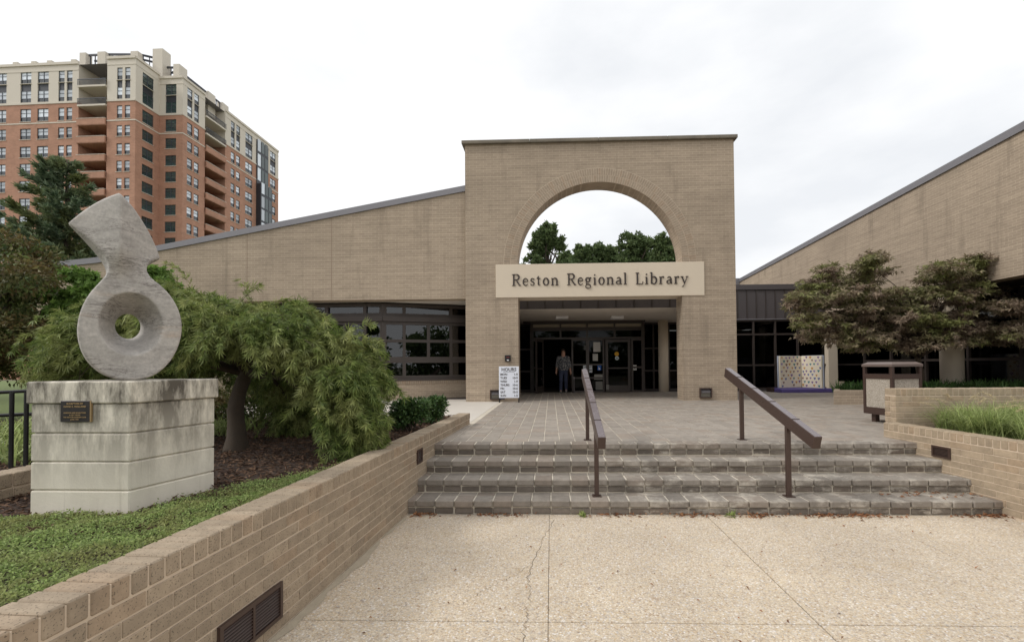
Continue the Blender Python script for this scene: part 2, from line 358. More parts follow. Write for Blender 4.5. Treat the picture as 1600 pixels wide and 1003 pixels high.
# leaves ----------------------------------------------------------
def raw_mesh(name, verts, faces4):
    me = bpy.data.meshes.new(name); nv = len(verts); nf = len(faces4)
    me.vertices.add(nv); me.vertices.foreach_set('co', np.asarray(verts, np.float32).ravel())
    k = faces4.shape[1]
    me.loops.add(nf*k); me.loops.foreach_set('vertex_index', np.asarray(faces4, np.int32).ravel())
    me.polygons.add(nf); me.polygons.foreach_set('loop_start', np.arange(0, nf*k, k, dtype=np.int32))
    me.polygons.foreach_set('loop_total', np.full(nf, k, np.int32)); me.update(calc_edges=True); me.validate(); me.shade_flat(); return me
def unit(v): return v/(np.linalg.norm(v, axis=-1, keepdims=True)+1e-9)
def leaves(name, pos, axis, L, W, mat, parent=None, lobes=1, spread=0.5, fold=0.15, kind=None, nrm=None, side_len=0.75):
    n = len(pos); axis = unit(axis)
    if nrm is None: nrm = unit(rng.normal(size=(n, 3))+np.array([0, 0, 0.9]))
    side = unit(np.cross(axis, nrm)); nrm = unit(np.cross(side, axis))
    L = np.broadcast_to(np.asarray(L, float), (n,))*rng.uniform(0.7, 1.25, n); W = np.broadcast_to(np.asarray(W, float), (n,))*rng.uniform(0.75, 1.2, n)
    V = []; Fc = []; base = 0
    for k in range(lobes):
        a = 0 if lobes == 1 else (k/(lobes-1)-0.5)*2*spread
        ll = L*(1-(1-side_len)*abs(a)/max(spread, 1e-6)) if lobes > 1 else L
        ax = axis*math.cos(a)+side*math.sin(a); sd_ = side*math.cos(a)-axis*math.sin(a)
        p0 = pos; p2 = pos+ax*ll[:, None]; mid = pos+ax*(ll*0.42)[:, None]
        p1 = mid+sd_*(W/2)[:, None]+nrm*(W*fold)[:, None]; p3 = mid-sd_*(W/2)[:, None]+nrm*(W*fold)[:, None]
        p2 = p2-nrm*(ll*0.12)[:, None]
        V.append(np.stack([p0, p1, p2, p3], 1).reshape(-1, 3)); Fc.append(np.arange(n*4).reshape(-1, 4)+base); base += n*4
    me = raw_mesh(name, np.concatenate(V), np.concatenate(Fc))
    return link_mesh(name, me, mat, parent, False, kind)
def in_pads(pads, n, shell=0.55, squash=True):
    """points through a set of ellipsoid pads (centre, radii); returns points, outward directions"""
    vol = np.array([p[1][0]*p[1][1]+p[1][0]*p[1][2] for p in pads]); cnt = np.maximum(4, (n*vol/vol.sum()).astype(int))
    P = []; D = []
    for (c, r), k in zip(pads, cnt):
        d = unit(rng.normal(size=(k, 3))); rr = shell+(1-shell)*rng.random(k)**0.6
        rr *= 1+0.18*rng.normal(size=k).clip(-1.5, 1.5)
        P.append(np.array(c)+d*np.array(r)*rr[:, None]); D.append(unit(d/np.array(r)))
    return np.concatenate(P), np.concatenate(D)

# signed distance shapes -> one continuous skin ----------------------------------------------------------
def surface_nets(fn, lo, hi, h):
    lo = np.array(lo, float); hi = np.array(hi, float); n = np.ceil((hi-lo)/h).astype(int)+1
    ax = [lo[i]+h*np.arange(n[i]) for i in range(3)]
    X, Y, Z = np.meshgrid(*ax, indexing='ij'); D = fn(X, Y, Z)
    ins = D < 0
    c = [ins[i:n[0]-1+i, j:n[1]-1+j, k:n[2]-1+k] for i in (0, 1) for j in (0, 1) for k in (0, 1)]
    s = sum(x.astype(int) for x in c); act = (s > 0) & (s < 8); idx = np.argwhere(act)
    acc = np.zeros((len(idx), 3)); num = np.zeros(len(idx))
    corners = [(i, j, k) for i in (0, 1) for j in (0, 1) for k in (0, 1)]
    for a in range(8):
        for b in range(a+1, 8):
            ca, cb = np.array(corners[a]), np.array(corners[b])
            if abs(ca-cb).sum() != 1: continue
            da = D[tuple((idx+ca).T)]; db = D[tuple((idx+cb).T)]; m = (da < 0) != (db < 0)
            t = np.where(m, da/np.where(np.abs(da-db) < 1e-12, 1, da-db), 0)
            p = ca+(cb-ca)*t[:, None]; acc[m] += p[m]; num[m] += 1
    V = lo+(idx+acc/np.maximum(num, 1)[:, None])*h
    im = -np.ones(act.shape, int); im[tuple(idx.T)] = np.arange(len(idx))
    Fs = []
    for d in range(3):
        e1, e2 = [(1, 2), (2, 0), (0, 1)][d]
        A = ins; sl0 = [slice(None)]*3; sl1 = [slice(None)]*3; sl0[d] = slice(0, -1); sl1[d] = slice(1, None)
        cr = np.argwhere(A[tuple(sl0)] != A[tuple(sl1)])
        cr = cr[(cr[:, e1] > 0) & (cr[:, e2] > 0) & (cr[:, e1] < n[e1]-1) & (cr[:, e2] < n[e2]-1)]
        u = np.zeros(3, int); u[e1] = 1; v = np.zeros(3, int); v[e2] = 1
        q = np.stack([im[tuple((cr-u-v).T)], im[tuple((cr-v).T)], im[tuple(cr.T)], im[tuple((cr-u).T)]], 1)
        fl = ~A[tuple(cr.T)]; q[fl] = q[fl][:, ::-1]; Fs.append(q)
    Fq = np.concatenate(Fs); Fq = Fq[(Fq >= 0).all(1)]
    return V, Fq
def capsule(X, Y, Z, a, b, ra, rb):
    a = np.array(a, float); b = np.array(b, float); d = b-a; L2 = d@d+1e-12
    t = (((X-a[0])*d[0]+(Y-a[1])*d[1]+(Z-a[2])*d[2])/L2).clip(0, 1)
    return np.sqrt((X-a[0]-t*d[0])**2+(Y-a[1]-t*d[1])**2+(Z-a[2]-t*d[2])**2)-(ra+(rb-ra)*t)
def ellip(X, Y, Z, c, r):
    k = np.sqrt(((X-c[0])/r[0])**2+((Y-c[1])/r[1])**2+((Z-c[2])/r[2])**2); return (k-1)*min(r)
def smin(a, b, k=0.03):
    h = (0.5+0.5*(b-a)/k).clip(0, 1); return b*(1-h)+a*h-k*h*(1-h)
def smax(a, b, k=0.03): return -smin(-a, -b, k)

def wall_holes(mb, P, Q, z0, z1, holes, depth=0.2):
    """vertical wall from plan point P to Q with rectangular openings (u0,u1,za,zb) and their reveals; faces to the right of P->Q's left"""
    P = np.array(P, float); Q = np.array(Q, float); Ln = np.linalg.norm(Q-P); d = (Q-P)/Ln; nb = np.array([-d[1], d[0]])   # nb = inward
    us = sorted({0.0, Ln}|{min(max(h[k], 0), Ln) for h in holes for k in (0, 1)}); zs = sorted({z0, z1}|{min(max(h[k], z0), z1) for h in holes for k in (2, 3)})
    pt = lambda u, z, t=0.0: (P[0]+d[0]*u+nb[0]*t, P[1]+d[1]*u+nb[1]*t, z)
    for i in range(len(us)-1):
        for j in range(len(zs)-1):
            um = (us[i]+us[i+1])/2; zm = (zs[j]+zs[j+1])/2
            if us[i+1]-us[i] < 1e-6 or zs[j+1]-zs[j] < 1e-6: continue
            if any(h[0] < um < h[1] and h[2] < zm < h[3] for h in holes): continue
            mb.quad(pt(us[i], zs[j]), pt(us[i+1], zs[j]), pt(us[i+1], zs[j+1]), pt(us[i], zs[j+1]))
    for (a, b, c, e) in holes:
        mb.quad(pt(a, c), pt(a, c, depth), pt(a, e, depth), pt(a, e)); mb.quad(pt(b, c, depth), pt(b, c), pt(b, e), pt(b, e, depth))
        mb.quad(pt(a, c), pt(b, c), pt(b, c, depth), pt(a, c, depth)); mb.quad(pt(a, e, depth), pt(b, e, depth), pt(b, e), pt(a, e))
    return d, nb
def text_mesh(txt, size, loc, rot, mat, name, parent, align='LEFT', ext=0.001, space=1.0, bold=0.018):
    cu = bpy.data.curves.new('text', 'FONT'); cu.body = txt; cu.size = size; cu.extrude = ext; cu.align_x = align; cu.space_character = space
    cu.resolution_u = 3; cu.offset = size*bold
    o = bpy.data.objects.new('text', cu); me = bpy.data.meshes.new_from_object(o); bpy.data.objects.remove(o); bpy.data.curves.remove(cu)
    me.transform(Matrix.Translation(loc) @ rot.to_4x4()); return link_mesh(name, me, mat, parent)
FRONT = Matrix.Rotation(RAD(90), 3, 'X')      # text that faces the camera side (-Y)

# ================================================================== SETTING: ground, pavement, steps, plaza
PZ = 0.60                                   # plaza level
o = MB().quad((-900, -900, -0.03), (900, -900, -0.03), (900, 1500, -0.03), (-900, 1500, -0.03)).build('ground', m_plain('far_ground', srgb(108, 106, 84), 0.95, 0, 0.25, 0.05), kind='structure')
WA = math.atan(0.043)                       # left wall runs at a slight angle
def wx(Y): return -1.80+0.043*Y             # its face
# lower pavement: exposed aggregate slabs with open joints
pav = struct('lower_pavement')
MB().quad((-3.6, -3.2, -0.012), (9, -3.2, -0.012), (9, 4.95, -0.012), (-3.6, 4.95, -0.012)).build('joint_bed', m_plain('joint_dirt', srgb(112, 102, 88), 0.95, 0, 0.3, 20), pav)
xs = [-1.9, -0.03, 1.66, 3.35, 5.1, 7.0]; ys = [-3.0, -1.1, 0.85, 2.87, 4.93]
for i in range(len(xs)-1):
    for j in range(len(ys)-1):
        g = 0.004
        MB().box(xs[i]+(0.0016 if i == 1 else g), xs[i+1]-(0.0016 if i == 0 else g), ys[j]+g, ys[j+1]-g, -0.012, 0.0).build('paving_slab', 'aggregate', pav, bevel=0.003)
# cement fillet at foot of left wall
fb = MB(); yy = np.linspace(0.6, 4.85, 40); wd = 0.045+0.025*np.sin(yy*2.3)+0.02*np.sin(yy*7.1)+0.015*np.sin(yy*19)
for k in range(39): fb.quad((wx(yy[k])+0.002, yy[k], 0.006), (wx(yy[k])+wd[k], yy[k], 0.004), (wx(yy[k+1])+wd[k+1], yy[k+1], 0.004), (wx(yy[k+1])+0.002, yy[k+1], 0.006))
fb.build('cement_fillet', m_plain('grey_cement', srgb(176, 164, 144), 0.95, 0, 0.2, 14, 0.5), pav)
def crack(pts, wdt, jit=0.02):
    mb = MB(); P = []
    for a, b in zip(pts[:-1], pts[1:]):
        for t in np.linspace(0, 1, 9)[:-1]: P.append((a[0]+(b[0]-a[0])*t+random.gauss(0, jit*0.5), a[1]+(b[1]-a[1])*t+random.gauss(0, jit*0.25)))
    P.append(pts[-1]); q = None
    for k, p in enumerate(P):
        ww = wdt*random.uniform(0.3, 1.3)/2; n_ = ((p[0]-ww, p[1], 0.0022), (p[0]+ww, p[1]+ww*0.6, 0.0022))
        if q: mb.quad(q[0], q[1], n_[1], n_[0])
        q = n_
    return mb
ck = [tuple(atZ(*p, 0)[:2]) for p in ((866, 812), (850, 840), (832, 880), (826, 905), (828, 935), (822, 963), (818, 1003))]
crack(ck, 0.005).build('crack', m_plain('crack_dirt', srgb(124, 112, 96), 1.0), pav)
ck = [tuple(atZ(*p, 0)[:2]) for p in ((826, 884), (800, 900), (780, 910), (745, 928), (720, 945))]
crack(ck, 0.004).build('crack', m_plain('crack_dirt2', srgb(120, 108, 94), 1.0), pav)

# steps: four, bricks laid as pieces (nosing brick, riser brick below it, row behind the nosing)
STEPY = [4.93, 5.25, 5.58, 5.91]; RISE = 0.15; BW = 0.2135
for k in range(4):
    st = struct('step', (1.6, STEPY[k], k*RISE)); y0 = STEPY[k]; y1 = (STEPY[k+1]+0.12) if k < 3 else 6.10; zt = (k+1)*RISE
    MB().box(wx(y0)-0.02, 4.90, y0+0.012, y1, k*RISE-0.05, zt-0.008).build('mortar_bed', 'mortar_d', st)
    n = 32; xl = -1.62+0.02*k
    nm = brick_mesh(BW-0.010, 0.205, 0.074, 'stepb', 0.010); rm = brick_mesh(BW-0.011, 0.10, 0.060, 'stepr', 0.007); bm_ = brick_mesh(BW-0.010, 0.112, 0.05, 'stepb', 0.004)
    for i in range(n):
        x = xl+BW*(i+0.5)-0.10
        if x+BW/2 > 5.02: break
        lift = random.gauss(0, 0.0018)
        piece('brick', nm, (x, y0+0.100+random.gauss(0, 0.002)-0.012, zt-0.037+lift), 0, st, 0.006)
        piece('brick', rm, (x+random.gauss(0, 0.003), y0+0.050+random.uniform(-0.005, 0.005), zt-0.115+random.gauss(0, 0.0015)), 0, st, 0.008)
        if k < 3: piece('brick', bm_, (x, y0+0.255, zt-0.0255), 0, st, 0.003)

# plaza: square grey-brown pavers in straight columns with pale mortar between the columns
plaza = struct('plaza', (2, 8, PZ))
MB().box(-1.488, 13.2, 6.09, 17.32, 0.3, PZ-0.006).build('mortar_bed', 'mortar_d', plaza)
pm_ = brick_mesh(BW-0.011, BW-0.004, 0.05, 'paver', 0.003)
ncol = int(14.6/BW); far = []; cnt = 0
for r in range(53):
    for i in range(ncol):
        x = -1.60+BW*(i+0.5); y = 6.01+0.103+BW*(r+0.5)-0.012
        if x < wx(min(y, 8.0))+0.02-0.05: continue
        if cnt < 300 and r < 9 and x < 5.2:
            piece('paver', pm_, (x+random.gauss(0, 0.0015), y, PZ-0.025+random.gauss(0, 0.0012)), 0, plaza, 0.003); cnt += 1
        else: far.append((x, y))
far = np.array(far); hx, hy = (BW-0.011)/2, (BW-0.004)/2
zz = PZ+rng.normal(0, 0.0012, len(far))
def cr_(dx, dy, dz): return np.stack([far[:, 0]+dx, far[:, 1]+dy, zz+dz], 1)
V = np.stack([cr_(-hx, -hy, -0.03), cr_(hx, -hy, -0.03), cr_(hx, hy, -0.03), cr_(-hx, hy, -0.03), cr_(-hx+.003, -hy+.003, 0), cr_(hx-.003, -hy+.003, 0), cr_(hx-.003, hy-.003, 0), cr_(-hx+.003, hy-.003, 0)], 1).reshape(-1, 3)
q = np.array([(4, 5, 6, 7), (0, 1, 5, 4), (1, 2, 6, 5), (2, 3, 7, 6), (3, 0, 4, 7)])
Fq = (np.arange(len(far))[:, None, None]*8+q[None]).reshape(-1, 4)
link_mesh('far_pavers', raw_mesh('far_pavers', V, Fq), 'paver', plaza, kind='stuff')

# pale concrete walk to the left of the plaza, and the strip beside the left wing
walk = MB(); walk.prism([(-16, 8.02), (-1.492, 8.02), (-1.492, 14.6), (-16, 14.6)], 0.45, PZ-0.004); walk.build('walkway', 'concrete', kind='structure')
# planting bed behind the left wall
bed = MB()
gx = np.linspace(-9.5, 0, 40); gy = np.linspace(0.2, 8.0, 40)
def bedz(x, y): return 0.715+0.03*math.sin(x*1.7+y)*math.sin(y*1.3)-0.03*min(1, max(0, (wx(y)-0.3-x)/1.5))
for i in range(39):
    for j in range(39):
        f = lambda a, b: ((wx(gy[b])-0.2)+(gx[a])*(1.0), gy[b], bedz((wx(gy[b])-0.2)+gx[a], gy[b]))
        bed.quad(f(i, j), f(i+1, j), f(i+1, j+1), f(i, j+1))
bed.build('planting_bed', 'soil', kind='structure', smooth=True)
MB().quad((-60, -10, 0.62), (-9.3, -10, 0.62), (-9.3, 40, 0.62), (-60, 40, 0.62)).build('lawn', m_plain('lawn_grass', srgb(98, 112, 62), 0.95, 0, 0.3, 4, 0.5), kind='structure')
# right side: paved court continues, bed soil inside the right planter
MB().quad((4.85, 2.5, 0.70), (12, 2.5, 0.70), (12, 6.5, 0.74), (4.85, 6.5, 0.74)).build('grass_bed', 'soil', kind='structure')
MB().box(9.2, 40, 6.6, 17.3, 0.3, PZ-0.01).build('court_paving', 'paver', kind='structure')

# ================================================================== LOW BRICK WALLS
CH, CP, BH, BLN = 0.103, 0.0785, 0.0755, 0.235
def low_wall(name, label, P, Q, z0, ztop, thick, mat, skip=None, both_ends=False):
    """brick wall from P to Q; visible face on the right-hand side of P->Q; rowlock coping; every brick a piece"""
    P = np.array(P, float); Q = np.array(Q, float); Ln = np.linalg.norm(Q-P); d = (Q-P)/Ln; n = np.array([d[1], -d[0]]); rz = math.atan2(d[1], d[0])
    t = thing(name, label, 'wall', (float((P[0]+Q[0])/2), float((P[1]+Q[1])/2), z0))
    c = (P+Q)/2-n*(thick/2)
    MB().obox((c[0], c[1], (z0+ztop-0.012)/2), (d[0], d[1], 0), (-n[0], -n[1], 0), (0, 0, 1), Ln/2-0.006, thick/2-0.005, (ztop-0.012-z0)/2).build('mortar_core', 'mortar', t)
    k = int(round(Ln/CP)); cp = Ln/k; me = brick_mesh(cp-0.008, thick+0.004, CH-0.008, mat, 0.006)
    for i in range(k):
        p = P+d*cp*(i+0.5)-n*(thick/2)
        piece('coping_brick', me, (p[0], p[1], ztop-(CH-0.008)/2+random.gauss(0, 0.0012)), rz, t, 0.006)
    z = ztop-CH; row = 0
    while z > z0+0.02:
        off = (row % 2)*0.5*BLN+random.uniform(-0.02, 0.02); x = -off
        while x < Ln-0.01:
            a, b = max(x, 0.0), min(x+BLN, Ln)
            if b-a > 0.04:
                m_ = P+d*((a+b)/2); zc = z-BH/2
                if not (skip and skip(m_[0], m_[1], zc)):
                    pl = round((b-a-0.008)/0.01)*0.01
                    piece('brick', brick_mesh(pl, 0.09, BH-0.009, mat, 0.003), (m_[0]-n[0]*(0.045+random.gauss(0, 0.001)), m_[1]-n[1]*(0.045), zc), rz, t, 0.003)
            x += BLN
        z -= BH; row += 1
    return t, d, n
def vent(t, P, d, n, u, z, w_, h_, bars=1):
    c = np.array([P[0]+d[0]*u+n[0]*0.004, P[1]+d[1]*u+n[1]*0.004, z]); D = (d[0], d[1], 0); N = (n[0], n[1], 0)
    fr = MB()
    for s in (-1, 1):
        fr.obox(c+np.array(D)*s*(w_/2-0.012), D, N, (0, 0, 1), 0.012, 0.012, h_/2); fr.obox(c+np.array((0, 0, s*(h_/2-0.012))), D, N, (0, 0, 1), w_/2-0.024, 0.011, 0.012)
    if bars > 1: fr.obox(c, D, N, (0, 0, 1), 0.009, 0.0105, h_/2-0.024)
    v = fr.build('vent', 'rail', t)
    MB().obox(c-np.array(N)*0.004, D, N, (0, 0, 1), w_/2-0.02, 0.003, h_/2-0.02).build('vent_back', 'black', v)
    k = max(5, int((h_-0.05)/0.017))
    for i in range(k):
        zc = -h_/2+0.028+(h_-0.056)*(i+0.5)/k; ax = np.array(N)*0.8+np.array((0, 0, -0.6)); up = np.cross(D, ax)
        MB().obox(c+np.array((0, 0, zc))+np.array(N)*0.003, D, ax, up, w_/2-0.025, 0.0055, 0.0015).build('slat', 'rail', v)
LP, LQ = (wx(8.0), 8.0), (wx(0.7), 0.7)
def lskip(x, y, z):
    if y > 6.0: return z < 0.55
    for k in range(4):
        if y > STEPY[k]+0.1 and z < (k+1)*RISE-0.06: return True
    return False
tl, dl, nl = low_wall('retaining_wall', 'long speckled tan brick retaining wall with upright brick coping left of the steps', LQ, LP, 0.0, 0.79, 0.205, 'low', lskip)
vent(tl, LQ, dl, nl, 2.50-0.7, 0.195, 0.50, 0.22, 2); vent(tl, LQ, dl, nl, 5.30-0.7, 0.565, 0.18, 0.165)
RP, RQ = np.array((4.62, 6.40)), np.array((4.98, 3.0))
tr_, dr_, nr_ = low_wall('planter_wall', 'low tan brick planter wall with louvred vent right of the steps', RP, RQ, 0.0, 0.80, 0.205, 'low_r', None)
vent(tr_, RP, dr_, nr_, 0.83, 0.545, 0.23, 0.135)
UP, UQ = np.array((4.80, 6.41)), np.array((9.6, 6.41))
tu, du, nu = low_wall('garden_wall', 'taller tan brick wall behind the ornamental grass, stained dark', UP, UQ, 0.6, 1.265, 0.20, 'low_r', lambda x, y, z: x > 8.2)
for r in range(8):      # end face of that wall
    zc = 1.265-CH-BH*(r+0.5)
    for s in range(2):
        piece('brick', brick_mesh(0.09, 0.05, BH-0.011, 'low_r', 0.004), (4.80+0.022, 6.41+0.052+s*0.1, zc), RAD(90), tu, 0.003)
# small planter kerb in the court, bricks too fine to pick apart
kb = MB(); kb.prism([(7.05, 11.42), (14.0, 11.42), (14.0, 11.62), (7.32, 11.62), (11.1, 17.3), (10.9, 17.3)], PZ-0.05, 0.955)
ko = kb.build('planter_kerb', 'wall'); tag(ko, 'low far brick planter kerb under the reddish maple', 'wall')
MB().prism([(7.33, 11.63), (14.0, 11.63), (14.0, 17.3), (11.11, 17.3)], 0.4, 0.87).build('planter_soil', 'soil', kind='structure')
# short brick edging with a black handrail, far left
te = thing('brick_edging', 'low brick edging with wide coping left of the stone plinth', 'wall', (-4.6, 3.3, 0.6))
e0, e1 = atZ(-40, 752, 0.86)[:2], atZ(44, 735, 0.86)[:2]
dd = (e1-e0)/np.linalg.norm(e1-e0); nn = np.array([dd[1], -dd[0]]); ln = np.linalg.norm(e1-e0)+0.35
MB().obox((*(e0+dd*ln/2-nn*0.1), 0.72), (*dd, 0), (*nn, 0), (0, 0, 1), ln/2, 0.09, 0.125).build('mortar_core', 'mortar', te)
k = int(ln/0.115)
for i in range(k):
    p = e0+dd*(i+0.5)*0.115-nn*0.1; piece('coping_brick', brick_mesh(0.106, 0.2, 0.10, 'low', 0.006), (p[0], p[1], 0.815), math.atan2(dd[1], dd[0]), te, 0.008)
for i in range(int(ln/0.235)):
    p = e0+dd*(i+0.5)*0.235-nn*0.046; piece('brick', brick_mesh(0.225, 0.09, 0.065, 'low', 0.004), (p[0], p[1], 0.722), math.atan2(dd[1], dd[0]), te, 0.004)

# ================================================================== HANDRAILS
def handrail(label, X0, X1):
    t = thing('handrail', label, 'handrail', (X0, 5.1, 0.15), 'handrails on the entrance steps')
    A = np.array((X0, 4.58, 0.83)); B = np.array((X1, 6.62, 1.505)); d = unit(B-A); sx = unit(np.cross(d, (0, 0, 1))); up = np.cross(sx, d); Ln = np.linalg.norm(B-A)
    MB().obox((A+B)/2, d, sx, up, Ln/2, 0.040, 0.066).build('rail', 'rail', t, bevel=0.004)
    MB().obox((A+B)/2+up*0.068, d, sx, up, Ln/2-0.004, 0.036, 0.0022).build('rail_cap', 'railtop', t)
    for f in (0.19, 0.42, 0.62, 0.82):
        MB().obox(A+d*Ln*f+up*0.0706, d, sx, up, 0.008, 0.0405, 0.0035).build('joint_band', 'rail', t)
    for (y, z0) in ((5.10, 0.15), (6.19, 0.60)):
        x = X0+(X1-X0)*(y-4.58)/2.04; zt = A[2]+(B[2]-A[2])*(y-4.58)/2.04-0.06
        MB().box(x-0.024, x+0.024, y-0.024, y+0.024, z0-0.01, zt).build('post', 'rail', t, bevel=0.004)
        MB().box(x-0.05, x+0.05, y-0.05, y+0.05, z0-0.004, z0+0.008).build('base_plate', 'rail', t); MB().obox((x, y, zt-0.03), (0, 1, 0), (1, 0, 0), (0, 0, 1), 0.05, 0.006, 0.05).build('bracket', 'rail', t)
handrail('brown steel handrail in the middle of the steps', 0.51, 0.49)
handrail('brown steel handrail on the right of the steps, seen side on', 2.66, 2.57)

# ================================================================== LIBRARY
lib = thing('library_building', 'tan brick public library with tall arched entrance portal and sloping wing walls', 'building', (1.4, 13.0, PZ))
AY, AT = 13.0, 0.62
AX0, AX1, ATOP = -2.48, 5.33, 8.13; OX0, OX1 = -0.94, 3.80; ACX, AR, ASZ = 1.43, 2.38, 4.58
def portal():
    mb = MB(); N = 48
    arc = [(ACX-AR*math.cos(math.pi*k/N), ASZ+AR*math.sin(math.pi*k/N)) for k in range(N+1)]
    for y, flip in ((AY, False), (AY+AT, True)):
        q = lambda a, b, c, d: mb.quad(*[(p[0], y, p[1]) for p in ((a, b, c, d) if not flip else (d, c, b, a))])
        q((AX0, PZ-0.1), (OX0, PZ-0.1), (OX0, 3.62), (AX0, 3.62)); q((OX1, PZ-0.1), (AX1, PZ-0.1), (AX1, 3.62), (OX1, 3.62))
        q((AX0, 3.62), (ACX-AR, 3.62), (ACX-AR, ASZ), (AX0, ASZ)); q((ACX+AR, 3.62), (AX1, 3.62), (AX1, ASZ), (ACX+AR, ASZ))
        q((AX0, ASZ), (ACX-AR, ASZ), (ACX-AR, ATOP), (AX0, ATOP)); q((ACX+AR, ASZ), (AX1, ASZ), (AX1, ATOP), (ACX+AR, ATOP))
        for a, b in zip(arc[:-1], arc[1:]): q(a, b, (b[0], ATOP), (a[0], ATOP))
    for a, b in zip(arc[:-1], arc[1:]): mb.quad((a[0], AY, a[1]), (a[0], AY+AT, a[1]), (b[0], AY+AT, b[1]), (b[0], AY, b[1]))
    for x, z0, z1 in ((OX0, PZ-.1, 3.62), (ACX-AR, 3.62, ASZ)): mb.quad((x, AY, z0), (x, AY, z1), (x, AY+AT, z1), (x, AY+AT, z0))
    for x, z0, z1 in ((OX1, PZ-.1, 3.62), (ACX+AR, 3.62, ASZ)): mb.quad((x, AY, z1), (x, AY, z0), (x, AY+AT, z0), (x, AY+AT, z1))
    for x in (AX0, AX1): mb.quad((x, AY, PZ-.1), (x, AY, ATOP), (x, AY+AT, ATOP), (x, AY+AT, PZ-.1))
    return mb
pw = portal().build('portal_wall', 'wall', lib)
# two rings of voussoir bricks around the arch, a few millimetres proud
ab = MB()
for k in range(60):
    a0, a1 = math.pi*k/60, math.pi*(k+1)/60; q4 = [(ACX-q_*math.cos(a), ASZ+q_*math.sin(a)) for q_, a in ((AR+0.002, a0), (AR+0.002, a1), (AR+0.41, a1), (AR+0.41, a0))]
    ab.quad(*[(p_[0], AY-0.003, p_[1]) for p_ in q4])
ab.build('ring_mortar', 'mortar', pw)
rg = MB()
for ring, (r0, r1) in enumerate(((AR+0.004, AR+0.195), (AR+0.207, AR+0.40))):
    n = int(math.pi*(r0+r1)/2/0.069)
    for k in range(n):
        a0, a1 = math.pi*(k+0.07)/n, math.pi*(k+0.93)/n; pts = [(ACX-r*math.cos(a), ASZ+r*math.sin(a)) for r, a in ((r0, a0), (r0, a1), (r1, a1), (r1, a0))]
        rg.slab([(p[0], p[1]) for p in pts], (0, AY-0.007, 0), (1, 0, 0), (0, 0, 1), (0, 1, 0), 0.04)
rg.build('arch_ring', 'ring', pw, kind='stuff')
cb_ = MB()
for a, b in zip(range(4), range(1, 5)):
    xa = AX0-0.09+(AX1-AX0+0.18)*a/4; xb = AX0-0.09+(AX1-AX0+0.18)*b/4
    MB().box(xa+0.003, xb-0.003, AY-0.09, AY+AT+0.09, ATOP, ATOP+0.10).build('portal_coping', m_plain('weathered_coping', srgb(120, 112, 100), 0.9, 0, 0.6, 2.2, 0.3) if a == 0 else bpy.data.materials['weathered_coping'], lib, bevel=0.008)
# sign beam and its letters
sb = MB().box(-1.59, 4.43, AY-0.025, AY+AT+0.01, 3.615, 4.585).build('sign_beam', 'cream', lib, bevel=0.006)
def arcp(cx, cz, rx, rz, a0, a1, n=14): return [(cx+rx*math.cos(RAD(a0+(a1-a0)*k/n)), cz+rz*math.sin(RAD(a0+(a1-a0)*k/n))) for k in range(n+1)]
TH, TN = 0.135, 0.055          # thick and thin strokes (cap height 1)
